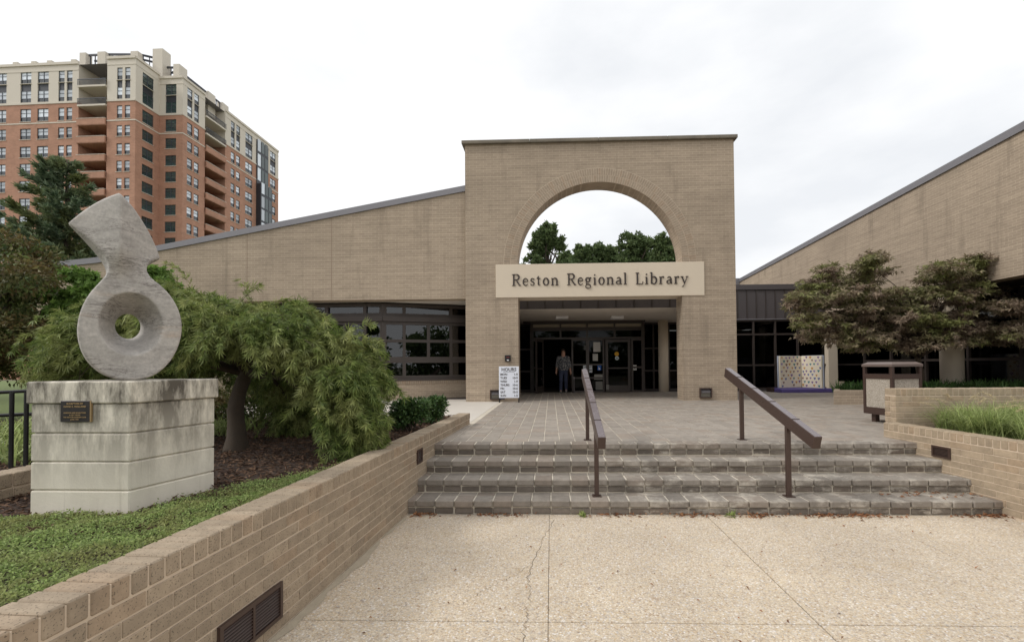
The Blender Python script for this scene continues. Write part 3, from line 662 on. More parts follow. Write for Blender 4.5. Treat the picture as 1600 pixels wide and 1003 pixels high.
# strokes: list of (points, widths); widths follow the points, so bowls swell and thin out
def swell(n, a, b): return [a+(b-a)*math.sin(math.pi*k/(n-1)) for k in range(n)]
def bowl(cx, cz, rx, rz, a0, a1, a=TN, b=TH, n=16): p = arcp(cx, cz, rx, rz, a0, a1, n); return (p, swell(len(p), a, b))
def stem(x, z0, z1, w_=TH): return ([(x, z0), (x, z1)], [w_, w_])
def serif(x, z, w_=0.30, t=0.045): return ([(x-w_/2, z), (x+w_/2, z)], [t, t])
XH = 0.64
G = {
 'R': (0.78, [stem(0.16, 0, 1), serif(0.16, 0.022), serif(0.13, 0.978, 0.24), ([(0.16, 0.977), (0.40, 0.977)], [TN, TN]), bowl(0.38, 0.745, 0.235, 0.233, 90, -90), ([(0.16, 0.512), (0.40, 0.512)], [TN, TN]), ([(0.36, 0.51), (0.52, 0.25), (0.66, 0.03), (0.78, 0.022)], [0.07, 0.115, 0.11, 0.045])]),
 'L': (0.66, [stem(0.16, 0, 1), serif(0.16, 0.978), ([(0.04, 0.022), (0.60, 0.022)], [0.045, 0.05]), ([(0.60, 0.02), (0.625, 0.26)], [0.07, 0.025])]),
 'e': (0.54, [([(0.09, 0.36), (0.47, 0.36)], [0.045, 0.045]), (arcp(0.28, 0.32, 0.20, 0.31, 10, 180, 14), [0.06]*4+[0.06, 0.055, 0.05, 0.05, 0.06, 0.07, 0.09, 0.10, 0.11, 0.115, 0.115]), (arcp(0.285, 0.32, 0.205, 0.31, 180, 325, 12), [0.115, 0.115, 0.11, 0.1, 0.09, 0.08, 0.07, 0.06, 0.055, 0.05, 0.045, 0.04, 0.035])]),
 's': (0.44, [(arcp(0.21, 0.465, 0.125, 0.155, 30, 200, 10)+arcp(0.21, 0.165, 0.145, 0.15, 75, -150, 12), [0.05, 0.05, 0.05, 0.055, 0.06, 0.07, 0.075, 0.08, 0.09, 0.1, 0.105]+[0.11, 0.11, 0.105, 0.1, 0.09, 0.08, 0.07, 0.06, 0.05, 0.05, 0.045, 0.045, 0.045]), ([(0.345, 0.63), (0.345, 0.45)], [0.045, 0.025]), ([(0.075, 0.02), (0.07, 0.19)], [0.045, 0.025])]),
 't': (0.40, [([(0.17, 0.82), (0.17, 0.12)], [0.06, TH]), (arcp(0.26, 0.12, 0.09, 0.105, 180, 320, 8), [TH, 0.1, 0.085, 0.07, 0.06, 0.05, 0.045, 0.04, 0.035]), ([(0.03, 0.605), (0.34, 0.605)], [0.05, 0.05]), ([(0.03, 0.6), (0.18, 0.80)], [0.04, 0.04])]),
 'o': (0.60, [bowl(0.30, 0.32, 0.21, 0.31, 90, 270), bowl(0.30, 0.32, 0.21, 0.31, 90, -90)]),
 'n': (0.68, [stem(0.15, 0, 0.60), serif(0.15, 0.02, 0.26), serif(0.11, 0.60, 0.17), (arcp(0.34, 0.44, 0.185, 0.185, 170, 0, 10), [0.05, 0.05, 0.055, 0.06, 0.07, 0.08, 0.09, 0.1, 0.11, 0.115, 0.115]), stem(0.525, 0, 0.45), serif(0.525, 0.02, 0.26)]),
 'g': (0.58, [bowl(0.26, 0.44, 0.165, 0.185, 90, 270), bowl(0.26, 0.44, 0.165, 0.185, 90, -90), ([(0.16, 0.27), (0.10, 0.16), (0.16, 0.08), (0.38, 0.055)], [0.04, 0.06, 0.08, 0.09]), (arcp(0.28, -0.13, 0.22, 0.165, 70, -180, 14)+[(0.06, -0.1), (0.12, 0.02), (0.2, 0.07)], [0.09, 0.085, 0.08, 0.075, 0.07, 0.06, 0.055, 0.05, 0.05, 0.05, 0.055, 0.06, 0.06, 0.06, 0.06, 0.055, 0.05, 0.05]), ([(0.38, 0.57), (0.47, 0.63), (0.56, 0.60)], [0.04, 0.05, 0.07])]),
 'i': (0.34, [stem(0.17, 0, 0.60), serif(0.17, 0.02, 0.27), serif(0.13, 0.60, 0.17), (arcp(0.165, 0.84, 0.028, 0.028, 0, 350, 8), [0.075]*9)]),
 'a': (0.56, [([(0.42, 0.44), (0.42, 0.10), (0.50, 0.03), (0.55, 0.05)], [TH, TH, 0.07, 0.04]), (arcp(0.28, 0.44, 0.14, 0.185, 0, 160, 10), [0.11, 0.1, 0.09, 0.07, 0.06, 0.05, 0.05, 0.055, 0.065, 0.075, 0.085]), ([(0.42, 0.38), (0.25, 0.32)], [0.05, 0.06]), (arcp(0.24, 0.165, 0.15, 0.15, 75, 290, 12), [0.05, 0.06, 0.08, 0.1, 0.11, 0.115, 0.11, 0.1, 0.08, 0.065, 0.055, 0.05, 0.045]), ([(0.28, 0.025), (0.42, 0.12)], [0.045, 0.04])]),
 'l': (0.34, [stem(0.17, 0, 0.99), serif(0.17, 0.02, 0.27), serif(0.13, 0.985, 0.17)]),
 'b': (0.64, [stem(0.14, 0.02, 0.99), serif(0.10, 0.985, 0.17), bowl(0.33, 0.32, 0.215, 0.31, 130, -130)]),
 'r': (0.48, [stem(0.15, 0, 0.60), serif(0.15, 0.02, 0.27), serif(0.11, 0.60, 0.17), (arcp(0.34, 0.46, 0.165, 0.16, 170, 75, 6), [0.05, 0.05, 0.055, 0.06, 0.07, 0.085, 0.1]), (arcp(0.40, 0.565, 0.02, 0.02, 0, 350, 6), [0.08]*7)]),
 'y': (0.60, [([(0.08, 0.60), (0.31, 0.03)], [0.10, 0.10]), ([(0.53, 0.60), (0.31, 0.03), (0.20, -0.20), (0.10, -0.24)], [0.045, 0.05, 0.05, 0.08]), serif(0.09, 0.61, 0.24, 0.04), serif(0.52, 0.61, 0.22, 0.04)]),
}
def letter(ch, x, z, s, y, parent):
    mb = MB()
    for k, (pts, ws) in enumerate(G[ch][1]):
        yy = y-0.0012*k; left = []; right = []
        if len(ws) != len(pts): ws = [ws[min(i, len(ws)-1)] for i in range(len(pts))]
        for i, p in enumerate(pts):
            a = pts[max(i-1, 0)]; b = pts[min(i+1, len(pts)-1)]; t = np.array((b[0]-a[0], b[1]-a[1])); t = t/(np.linalg.norm(t)+1e-9); n_ = np.array((-t[1], t[0]))*ws[i]/2
            left.append((x+s*(p[0]+n_[0]), z+s*(p[1]+n_[1]))); right.append((x+s*(p[0]-n_[0]), z+s*(p[1]-n_[1])))
        for i in range(len(pts)-1):
            mb.slab([left[i], left[i+1], right[i+1], right[i]], (0, yy, 0), (1, 0, 0), (0, 0, 1), (0, 1, 0), 0.024+0.0012*k)
    return mb.build('letter', 'letter', parent)
def word(txt, x0, x1, z, s):
    tot = sum(G[c][0] for c in txt); gap = ((x1-x0)/s-tot)/max(1, len(txt)-1); x = x0
    for c in txt: letter(c, x, z, s, AY-0.05, sb); x += s*(G[c][0]+gap)
lz = lambda px, py: (float(atY(px, py, AY-0.03)[0]), float(atY(px, py, AY-0.03)[2]))
zb = 0.5*(lz(803, 447)[1]+lz(1060, 443)[1])
word('Reston', lz(800, 440)[0], lz(873, 440)[0], zb, 0.335); word('Regional', lz(886, 440)[0], lz(980, 440)[0], zb, 0.335); word('Library', lz(993, 440)[0], lz(1075, 440)[0], zb, 0.335)

# --- left wing: sloping brick wall with metal coping, deep overhang over a bay of windows
LY = 13.12
def roofz(x): return 6.86+(x+2.48)*0.1755 if x > -13.7 else 4.89+(x+13.7)*0.09
xs_ = [-2.47, -13.7, -15.6]
lw = MB()
for a, b in zip(xs_[:-1], xs_[1:]):
    cuts = [a]+([-9.2] if a > -9.2 > b else [])+[b]
    for c, d_ in zip(cuts[:-1], cuts[1:]):
        zb0 = 3.62 if c > -9.2 else 0.3
        lw.quad((d_, LY, zb0), (c, LY, zb0), (c, LY, roofz(c)), (d_, LY, roofz(d_)))
        lw.quad((c, LY+0.4, zb0), (d_, LY+0.4, zb0), (d_, LY+0.4, roofz(d_)), (c, LY+0.4, roofz(c)))
lw.quad((-15.6, LY+0.4, 0.3), (-15.6, LY, 0.3), (-15.6, LY, roofz(-15.6)), (-15.6, LY+0.4, roofz(-15.6)))
lw.quad((-9.2, LY, 0.3), (-9.2, LY+0.4, 0.3), (-9.2, LY+0.4, 3.62), (-9.2, LY, 3.62))
lw.quad((-9.2, LY, 3.62), (-9.2, LY+0.4, 3.62), (-2.47, LY+0.4, 3.62), (-2.47, LY, 3.62))
lw.build('wing_wall', 'wall', lib, fix=False)
for a, b in zip(xs_[:-1], xs_[1:]):
    d_ = unit(np.array((b-a, 0, roofz(b)-roofz(a)))); ln = math.hypot(b-a, roofz(b)-roofz(a)); up = np.array((d_[2], 0, -d_[0]))
    if up[2] < 0: up = -up
    c = np.array(((a+b)/2, LY+0.2, (roofz(a)+roofz(b))/2))
    MB().obox(c+up*0.03, d_, (0, 1, 0), up, ln/2, 0.24, 0.085).build('roof_edge', 'flash', lib)
MB().box(-9.2, -2.5, LY+0.4, 17.8, 3.64, 3.70).build('soffit', 'soffit', lib)
sealant = m_plain('joint_sealant', srgb(150, 132, 114), 0.9, 0, 0.25, 2)
for px in (518, 386):
    xj = float(atY(px, 420, LY)[0]); MB().box(xj-0.008, xj+0.008, LY-0.003, LY+0.01, 3.63 if px > 400 else 0.6, roofz(xj)-0.06).build('movement_joint', sealant, lib)
# window bay: two runs of glazing meeting at a corner post
def glazing(P, Q, z0, z1, vs, hs, parent, bar=0.06, depth=0.09, gmat='glass', fmat='bronze', rail_hs=None):
    """one glazed screen: frame mesh with mullions at fractions vs and rails at heights hs; each pane its own piece"""
    P = np.array(P, float); Q = np.array(Q, float); Ln = np.linalg.norm(Q-P); d = (Q-P)/Ln; n = np.array([d[1], -d[0]])
    fr = MB(); D = (d[0], d[1], 0); N = (n[0], n[1], 0); us = [0.0]+[v*Ln for v in vs]+[Ln]; zs = [z0]+list(hs)+[z1]
    pt = lambda u, z, k=0.0: np.array((P[0]+d[0]*u+n[0]*k, P[1]+d[1]*u+n[1]*k, z))
    for u in us: fr.obox(pt(min(max(u, bar/2), Ln-bar/2), (z0+z1)/2), D, N, (0, 0, 1), bar/2, depth/2, (z1-z0)/2)
    for z in zs:
        zz_ = min(max(z, z0+bar/2), z1-bar/2)
        for a, b in zip(us[:-1], us[1:]):
            fr.obox(pt((a+b)/2, zz_), D, N, (0, 0, 1), max((b-a)/2-bar/2, 0.01), depth/2-0.004, bar/2)
    f_ = fr.build('window', fmat, parent)
    for a, b in zip(us[:-1], us[1:]):
        for c, e in zip(zs[:-1], zs[1:]):
            p = MB().obox(pt((a+b)/2, (c+e)/2, -0.01), D, N, (0, 0, 1), (b-a)/2-bar*0.4, 0.004, (e-c)/2-bar*0.4); p.build('pane', gmat, f_)
    return f_
KC = np.array((atY(599, 600, 13.75)[0], 13.75)); K1 = np.array((-2.3, 14.85)); K0 = np.array((-9.2, 13.75))
zt1, zh, zs1 = 3.60, 3.04, 1.19
def bayrun(P, Q, vs, lower_vs):
    glazing(P, Q, zs1+0.06, 1.85, lower_vs, [], lib, 0.10, 0.12, 'glass_l'); glazing(P, Q, 1.85, zh, vs, [2.44], lib, 0.09, 0.12, 'glass_l')
    glazing(P, Q, zh+0.16, zt1, lower_vs, [], lib, 0.10, 0.12, 'glass_l')
    P = np.array(P); Q = np.array(Q); d = unit(Q-P); n = np.array([d[1], -d[0]]); ln = np.linalg.norm(Q-P)
    c = (P+Q)/2
    MB().obox((*(c+n*0.04), zh+0.08), (*d, 0), (*n, 0), (0, 0, 1), ln/2+0.02, 0.10, 0.078).build('window_head', 'bronze', lib)
    MB().obox((*(c+n*0.03), zs1+0.03), (*d, 0), (*n, 0), (0, 0, 1), ln/2+0.02, 0.09, 0.028).build('window_sill', 'bronze', lib)
    MB().obox((*(c-n*0.05), (PZ-0.1+zs1-0.10)/2), (*d, 0), (*n, 0), (0, 0, 1), ln/2, 0.12, (zs1-0.10-PZ+0.1)/2).build('apron_wall', 'wall', lib)
    k = int(ln/0.0677)
    sb_ = MB()
    for i in range(k):
        p = P+d*(i+0.5)*0.0677; sb_.obox((*(p+n*0.01), zs1-0.05), (*d, 0), (*n, 0), (0, 0, 1), 0.029, 0.085, 0.048)
    sb_.build('brick_sill', 'ring', lib, kind='stuff'); 
    MB().obox((*(c-n*0.01), zs1-0.05), (*d, 0), (*n, 0), (0, 0, 1), ln/2, 0.08, 0.044).build('sill_mortar', 'mortar', lib)
bayrun(K0, KC, [0.14, 0.28, 0.42, 0.56, 0.70, 0.86], [0.28, 0.56, 0.86]); bayrun(KC, K1, [0.20, 0.44, 0.67, 0.90], [0.20, 0.67])
MB().cyl(KC[0]-0.02, KC[1]+0.02, PZ, zt1, 0.09, 12).build('corner_post', 'bronze', lib)
# interior seen dimly through the glass
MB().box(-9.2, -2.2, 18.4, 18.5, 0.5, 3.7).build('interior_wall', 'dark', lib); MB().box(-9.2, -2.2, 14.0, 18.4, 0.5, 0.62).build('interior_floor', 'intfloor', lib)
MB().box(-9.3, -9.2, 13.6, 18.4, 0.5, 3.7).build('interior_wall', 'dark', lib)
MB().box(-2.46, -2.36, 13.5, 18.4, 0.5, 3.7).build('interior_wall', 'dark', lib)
MB().quad((-20, 13.3, 3.72), (-2.3, 13.3, 3.72), (-2.3, 26, 3.72), (-20, 26, 3.72)).build('flat_roof', 'flash', lib)
for x in (-6.0, -4.6, -3.4):
    b = MB(); b.box(x-0.5, x+0.5, 16.6, 17.0, 0.62, 2.0); b.build('bookcase', m_plain('bookcase_wood', srgb(96, 74, 54), 0.6) if x == -6.0 else bpy.data.materials['bookcase_wood'], lib)

# --- entrance recess
EY = 17.3
MB().quad((-2.45, AY+AT, 3.35), (5.5, AY+AT, 3.35), (5.5, 24, 3.35), (-2.45, 24, 3.35)).build('soffit', 'soffit', lib)
MB().box(-2.44, 5.32, 14.42, 23.9, 3.40, 4.30).build('canopy_roof', 'fascia', lib)
n = 14
for i in range(n):
    a = -2.44+(7.94)*i/n; b = -2.44+(7.94)*(i+1)/n
    MB().box(a+0.012, b-0.012, 14.36, 14.418, 3.37, 4.28).build('fascia_panel', 'fascia', lib, bevel=0.004)
    MB().box(b-0.010, b+0.010, 14.335, 14.418, 3.37, 4.28).build('fascia_seam', 'bronze', lib)
for px in (878, 964):
    p = atZ(px, 494, 3.35); MB().box(p[0]-0.22, p[0]+0.22, p[1]-0.15, p[1]+0.15, 3.25, 3.345).build('soffit_light', 'white', lib, bevel=0.01)
X = lambda px: float(atY(px, 560, EY)[0])
Zv = lambda py: float(atY(900, py, EY)[2])
MB().box(X(822)-0.1, X(1004)+0.1, EY-0.10, EY+0.12, Zv(504), 3.345).build('vestibule_head', 'bronze', lib)
M['blind'] = m_plain('pale_transom_panel', srgb(176, 164, 146), 0.7, 0, 0.08, 3); glazing((X(831), EY), (X(1005), EY), Zv(514), Zv(504), [0.26, 0.50, 0.745], [], lib, 0.06, 0.14, 'blind')  # opaque pale panes across the transom strip
glazing((X(831), EY), (X(1005), EY), Zv(530), Zv(514)-0.002, [0.26, 0.50, 0.745], [], lib, 0.07, 0.14, 'glass')
zd = Zv(530)-0.002
glazing((X(831), EY), (X(848), EY), PZ, zd, [], [1.55], lib, 0.07, 0.12, 'glass')
glazing((X(893), EY), (X(918), EY), PZ, zd, [], [1.15, 1.66], lib, 0.06, 0.12, 'glass')
gp = glazing((X(918), EY), (X(944), EY), PZ, zd, [], [1.15, 1.66], lib, 0.06, 0.12, 'glass')
glazing((X(986), EY), (X(1005), EY), PZ, zd, [], [1.55], lib, 0.07, 0.12, 'glass')
def door_leaf(P, Q, label=None):
    P = np.array(P, float); Q = np.array(Q, float); d = unit(Q-P); n = np.array([d[1], -d[0]]); ln = np.linalg.norm(Q-P); c = (P+Q)/2; D = (*d, 0); N = (*n, 0)
    mb = MB()
    for s in (-1, 1): mb.obox((*(c+d*s*(ln/2-0.05)), (PZ+zd)/2+0.01), D, N, (0, 0, 1), 0.05, 0.024, (zd-PZ)/2-0.02)
    for z, h in ((PZ+0.14, 0.12), (1.52, 0.025), (zd-0.07, 0.05)): mb.obox((*c, z), D, N, (0, 0, 1), ln/2-0.10, 0.022, h)
    o = mb.build('door', 'bronze', lib, label=label)
    MB().obox((*c, (PZ+zd)/2), D, N, (0, 0, 1), ln/2-0.09, 0.004, (zd-PZ)/2-0.05).build('pane', 'glass', o)
    MB().tube([(*(c+n*0.06-d*(ln/2-0.08)), 1.35), (*(c+n*0.06-d*(ln/2-0.08)), 1.85)], 0.014, 8).build('handle', 'railtop', o); return o
dr = door_leaf((X(946), EY), (X(985), EY))
door_leaf((X(849), EY-0.02), (X(849)-0.25, EY-0.95), 'open glass door leaf swung outward')
# notices on the glass
def notice(x0, y0, x1, y1, col, parent, name='notice'):
    m_ = M.get(('n', col)) or m_plain('notice_print', srgb(*col), 0.7, 0, 0.05, 8); M[('n', col)] = m_
    return MB().box(X(x0), X(x1), EY-0.052, EY-0.049, Zv(y1), Zv(y0)).build(name, m_, parent)
notice(927, 535, 938, 550, (196, 192, 186), gp); notice(926, 553, 934, 564, (188, 186, 180), gp); notice(912, 540, 920, 547, (92, 92, 90), gp)
p_ = notice(911, 571, 925, 582, (222, 226, 230), gp)
for k, (t_, z_) in enumerate((('LIBRARY', 574.6), ('HOURS', 579.5))): text_mesh(t_, 0.10, (X(912), EY-0.055, Zv(z_)), FRONT, 'letter', 'lettering', gp, space=0.9)
pb = notice(933, 571, 939, 579, (40, 92, 168), gp)
wc = MB(); cx, cz = X(936), Zv(576)      # wheelchair symbol
wc.slab(arcp(cx, cz-0.01, 0.035, 0.035, 0, 360, 14), (0, EY-0.056, 0), (1, 0, 0), (0, 0, 1), (0, 1, 0), 0.001); wc.box(cx-0.03, cx-0.012, EY-0.0575, EY-0.0565, cz, cz+0.07); wc.box(cx-0.012, cx+0.03, EY-0.0585, EY-0.0575, cz+0.01, cz+0.024)
wc.build('access_symbol', 'white', gp)
notice(928, 585, 941, 593, (150, 148, 140), gp); notice(930, 596, 941, 609, (120, 118, 112), gp); notice(946.5, 601, 951, 609, (130, 126, 120), dr)
for (px, py, r, col) in ((963.5, 553.5, 3.4, (214, 160, 30)), (963.8, 560, 3.0, (206, 218, 220))):
    m_ = m_plain('round_sticker', srgb(*col), 0.6, 0, 0.03); c = (X(px), Zv(py)); rr = r*EY/F
    MB().slab(arcp(c[0], c[1], rr, rr, 0, 345, 23), (0, EY-0.034, 0), (1, 0, 0), (0, 0, 1), (0, 1, 0), 0.002).build('sticker', m_, dr)
c = (X(963.8), Zv(560)); MB().slab(arcp(c[0], c[1], 0.03, 0.03, 0, 330, 12), (0, EY-0.037, 0), (1, 0, 0), (0, 0, 1), (0, 1, 0), 0.002).build('sticker', 'black', dr)
notice(988.5, 571, 994, 579, (214, 214, 210), lib, 'notice'); text_mesh('K', 0.12, (X(990), EY-0.056, Zv(577.4)), FRONT, 'letter', 'lettering', lib)
# side glazing set back behind the vestibule, interior, round column
glazing((-2.44, 18.3), (X(831), 18.3), PZ, 3.345, [0.5], [1.4, 2.3], lib, 0.07, 0.12, 'glass'); glazing((X(1005), 18.3), (5.4, 18.3), PZ, 3.345, [0.33, 0.66], [1.4, 2.3], lib, 0.07, 0.12, 'glass')
for px in (830, 1006):
    MB().box(X(px)-0.04, X(px)+0.04, EY, 18.3, PZ, 3.34).build('vestibule_side', 'bronze', lib)
MB().cyl(atY(1036.5, 560, 17.5)[0], 17.5, PZ-0.01, 3.348, 0.19, 28).build('column', 'cream', lib, smooth=True)
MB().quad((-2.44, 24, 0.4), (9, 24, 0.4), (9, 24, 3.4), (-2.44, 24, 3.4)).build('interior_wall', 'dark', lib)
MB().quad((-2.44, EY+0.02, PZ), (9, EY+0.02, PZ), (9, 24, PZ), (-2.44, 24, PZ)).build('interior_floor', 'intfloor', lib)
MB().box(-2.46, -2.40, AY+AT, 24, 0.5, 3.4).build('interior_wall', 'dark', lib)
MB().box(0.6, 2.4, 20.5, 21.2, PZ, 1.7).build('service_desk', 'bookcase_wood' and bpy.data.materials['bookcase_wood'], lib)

# --- right of the portal: glass front under a charcoal metal band
GY = 18.8; gx0, gx1 = 5.4, 12.9
vsx = [(float(atY(px, 560, GY)[0])-gx0)/(gx1-gx0) for px in (1177, 1211, 1246)]
glazing((gx0, GY), (gx1, GY), PZ, 3.46, [0.2]+vsx, [2.06-0.47, 2.86], lib, 0.07, 0.14, 'glass')
MB().box(gx0, 14.0, GY-0.05, 24, 3.47, 4.72).build('roof_band', 'fascia', lib)
i0 = gx0
for k in range(15):
    a, b = gx0+k*0.385, gx0+(k+1)*0.385
    MB().box(a+0.01, b-0.01, GY-0.10, GY-0.052, 3.50, 4.68).build('fascia_panel', 'fascia', lib, bevel=0.003); MB().box(b-0.010, b+0.010, GY-0.125, GY-0.052, 3.50, 4.68).build('fascia_seam', 'bronze', lib)
MB().box(gx0, 11.3, GY-0.16, GY+0.1, 4.69, 4.91).build('band_cap', 'fascia', lib, bevel=0.006); MB().box(gx0, 11.3, GY-0.13, GY-0.052, 3.455, 3.497).build('band_foot', 'flash', lib)
MB().quad((gx0, 25, 0.4), (20, 25, 0.4), (20, 25, 3.5), (gx0, 25, 3.5)).build('interior_wall', 'dark', lib)
MB().quad((gx0, GY+0.02, PZ), (20, GY+0.02, PZ), (20, 25, PZ), (gx0, 25, PZ)).build('interior_floor', 'intfloor', lib)
MB().cyl(9.7, 21.2, PZ, 3.46, 0.26, 20).build('interior_column', 'cream', lib, smooth=True)
# --- right wing: tall sloping brick wall running towards us, on columns
RX = 11.3
p0 = atX(1160, 437, RX); p1 = atX(1600, 200, RX); sl_ = (p1[2]-p0[2])/(p1[1]-p0[1]); rz_ = lambda y: p0[2]+(y-p0[1])*sl_
pb1 = atX(1600, 429, RX); bz = float(pb1[2])
ya, yb = 3.0, float(p0[1])+1.5
rw = MB()
poly = [(RX, ya, bz), (RX, yb, bz), (RX, yb, rz_(yb)), (RX, ya, rz_(ya))]
rw.poly(poly); rw.poly([(RX+0.4, p[1], p[2]) for p in reversed(poly)]); rw.quad((RX, ya, bz), (RX+0.4, ya, bz), (RX+0.4, yb, bz), (RX, yb, bz))
rw.build('wing_wall', 'wall', lib)
d_ = unit(np.array((0, yb-ya, rz_(yb)-rz_(ya)))); up = np.array((0, -d_[2], d_[1])); c = np.array((RX+0.2, (ya+yb)/2, (rz_(ya)+rz_(yb))/2))
MB().obox(c+up*0.04, d_, (1, 0, 0), up, (yb-ya)/2/d_[1], 0.25, 0.10).build('roof_edge', 'flash', lib)
MB().box(RX+0.41, RX+8, 3, GY-0.2, bz-0.02, bz+0.1).build('soffit', 'bronze', lib)
for px, w_ in ((1288, 0.36), (1476, 0.50)):
    rr = ray(px, 560); Yc = RX/rr[0]*rr[1]
    if px == 1288: MB().box(RX-0.02, RX+0.36, Yc-0.3, Yc+0.1, PZ-0.05, bz-0.001).build('column', 'cream', lib, bevel=0.01)
    else: MB().cyl(RX+0.2, Yc, PZ-0.05, bz-0.001, 0.27, 28).build('column', 'cream', lib, smooth=True)
vsy = [0.1*k for k in range(1, 10)]
glazing((RX+1.6, 18.9), (RX+1.6, 3.2), PZ, bz-0.02, vsy, [1.72, 2.9], lib, 0.08, 0.14, 'glass')
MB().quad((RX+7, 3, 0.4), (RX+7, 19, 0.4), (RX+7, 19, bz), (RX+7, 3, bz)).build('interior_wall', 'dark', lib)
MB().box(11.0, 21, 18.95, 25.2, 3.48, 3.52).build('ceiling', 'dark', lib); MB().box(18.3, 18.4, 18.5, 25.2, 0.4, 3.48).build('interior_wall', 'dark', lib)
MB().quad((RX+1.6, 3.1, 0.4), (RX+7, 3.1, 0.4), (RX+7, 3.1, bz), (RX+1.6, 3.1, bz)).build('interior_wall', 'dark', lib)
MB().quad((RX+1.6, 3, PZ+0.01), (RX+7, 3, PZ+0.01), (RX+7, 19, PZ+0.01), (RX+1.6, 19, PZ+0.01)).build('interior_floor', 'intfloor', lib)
# roof terrace rail glimpsed past the portal
sk = MB(); q0 = atY(1150, 440, 27)
sk.box(q0[0]-1.5, q0[0]+1.6, 27, 27.05, q0[2]-1.0, q0[2]-0.05+0.25); sk.build('roof_lantern', 'flash', lib)

# ================================================================== PLINTH AND SCULPTURE
C0 = np.array((-2.655, 2.75)); e_l = np.array((-1.0, 0.02)); e_r = np.array((math.sin(RAD(15)), math.cos(RAD(15))))
Wl, Wr = 0.66, 0.55
def quadplan(o=0.0):
    A = C0; B = C0+e_r*Wr; D = C0+e_l*Wl; Cc = D+e_r*Wr; ctr = (A+B+Cc+D)/4
    return [tuple(ctr+(p-ctr)*(1+o/0.3)) for p in (D, A, B, Cc)], ctr
pl, PC = quadplan()
pt_ = thing('stone_plinth', 'stained pale limestone block plinth with bronze plaque carrying the sculpture', 'plinth', (float(PC[0]), float(PC[1]), 0.66))
zs_ = [0.58, 0.855, 1.035, 1.215, 1.405]
for a, b in zip(zs_[:-1], zs_[1:]):
    MB().prism(pl, a+0.004, b-0.003).build('stone_course', 'plinth', pt_, bevel=0.006)
MB().prism(quadplan(-0.012)[0], 0.60, 1.40).build('core', 'plinth', pt_)
MB().prism(quadplan(0.016)[0], 1.404, 1.545).build('cap_stone', 'plinth', pt_, bevel=0.008)
a_ = atY(96, 626, 2.745); b_ = atY(143, 659, 2.745)
pq = MB().box(a_[0], b_[0]-0.004, 2.738, 2.749, b_[2], a_[2]).build('plaque', m_plain('bronze_plaque', srgb(58, 54, 54), 0.45, 0.5, 0.1, 30), pt_, bevel=0.003)
bz_ = m_plain('brass_edge', srgb(172, 146, 108), 0.45, 0.5, 0.1)
MB().box(b_[0]-0.004, b_[0]+0.003, 2.7375, 2.7488, b_[2], a_[2]).build('plaque_edge', bz_, pq)
for k, (t_, s_, fz) in enumerate((('SCULPTURE BY', 0.0158, 0.17), ('DAVID E. HOLLAND', 0.0158, 0.31), ('GARDEN AND SCULPTURE', 0.0118, 0.595), ('A GIFT FROM', 0.0118, 0.70), ('THE RESTON GARDEN CLUB', 0.0112, 0.80), ('JUNE 1981', 0.0118, 0.905))):
    text_mesh(t_, s_, ((a_[0]+b_[0])/2-0.002, 2.7365, a_[2]+(b_[2]-a_[2])*fz), FRONT, bz_, 'lettering', pq, 'CENTER', 0.0008, 1.02)
# the carved form: pierced disc below, ridged flaring block above
SY = 3.04; S = SY/F*1.0; sx0, sz0 = float(atY(203, 587, SY)[0]), 1.545
outl = [(200, 589), (222, 586), (243, 577), (262, 558), (274, 536), (281, 508), (278, 482), (266, 457), (248, 438), (231, 427), (222, 416), (223, 405), (231, 396), (246, 388), (246, 388), (246, 388), (240, 372), (228, 352), (214, 334), (198, 317), (177, 304), (177, 304), (177, 304), (160, 311), (143, 321), (124, 336), (108, 352), (108, 352), (108, 352), (127, 368), (147, 386), (160, 401), (165, 415), (161, 428), (149, 443), (136, 460), (126, 482), (121, 508), (125, 535), (135, 557), (152, 575), (174, 586)]
SQ = 0.765                                  # it is turned towards the walk, so its true width is narrower than frontal
outl = np.array([((x-200)*S*SQ, (588-y)*S) for x, y in outl])
for _ in range(2):                           # rounded contour, the three sharp corners kept
    o2 = []
    for i in range(len(outl)):
        a, b = outl[i], outl[(i+1) % len(outl)]
        o2 += [a*0.75+b*0.25, a*0.25+b*0.75]
    outl = np.array(o2)
def sdf_poly(px, pz):
    d = np.full(px.shape, 1e9); inside = np.zeros(px.shape, bool); n = len(outl)
    for i in range(n):
        a, b = outl[i], outl[(i+1) % n]; e = b-a; wx_, wz_ = px-a[0], pz-a[1]; t = ((wx_*e[0]+wz_*e[1])/(e@e+1e-12)).clip(0, 1)
        d = np.minimum(d, (wx_-t*e[0])**2+(wz_-t*e[1])**2)
        c = ((a[1] > pz) != (b[1] > pz)) & (px < (b[0]-a[0])*(pz-a[1])/(b[1]-a[1]+1e-12)+a[0]); inside ^= c
    return np.where(inside, -np.sqrt(d), np.sqrt(d))
HC = (-1*S*SQ, (588-500)*S)
def sculpt(X, Y, Z):
    d2 = sdf_poly(X[:, 0, :], Z[:, 0, :])[:, None, :]+0*X
    z_ = Z/S; k = ((z_-152)/52).clip(0, 1); k = k*k*(3-2*k)          # 0 disc, 1 upper block
    xr = (180-200)*S*SQ
    wid = 0.24
    Td = 0.140+0.01*(1-((Z-0.36)/0.4).clip(-1, 1)**2)
    a = (np.abs(X-xr)/wid).clip(0, 1); Tu = 0.03+0.20*(1-a)**1.1
    T = Td*(1-k)+Tu*k
    d = smax(d2, np.abs(Y)-T, 0.016)
    r = np.sqrt(((X-HC[0])/SQ)**2+(Z-HC[1])**2); y_ = ((0.15-Y)/0.30).clip(0, 1.3); rr = 0.086+(0.212-0.086)*y_**1.15
    return np.maximum(d, -(r-rr)*0.8)
V, Fq = surface_nets(sculpt, (-0.46, -0.27, -0.03), (0.42, 0.27, 1.28), 0.0075)
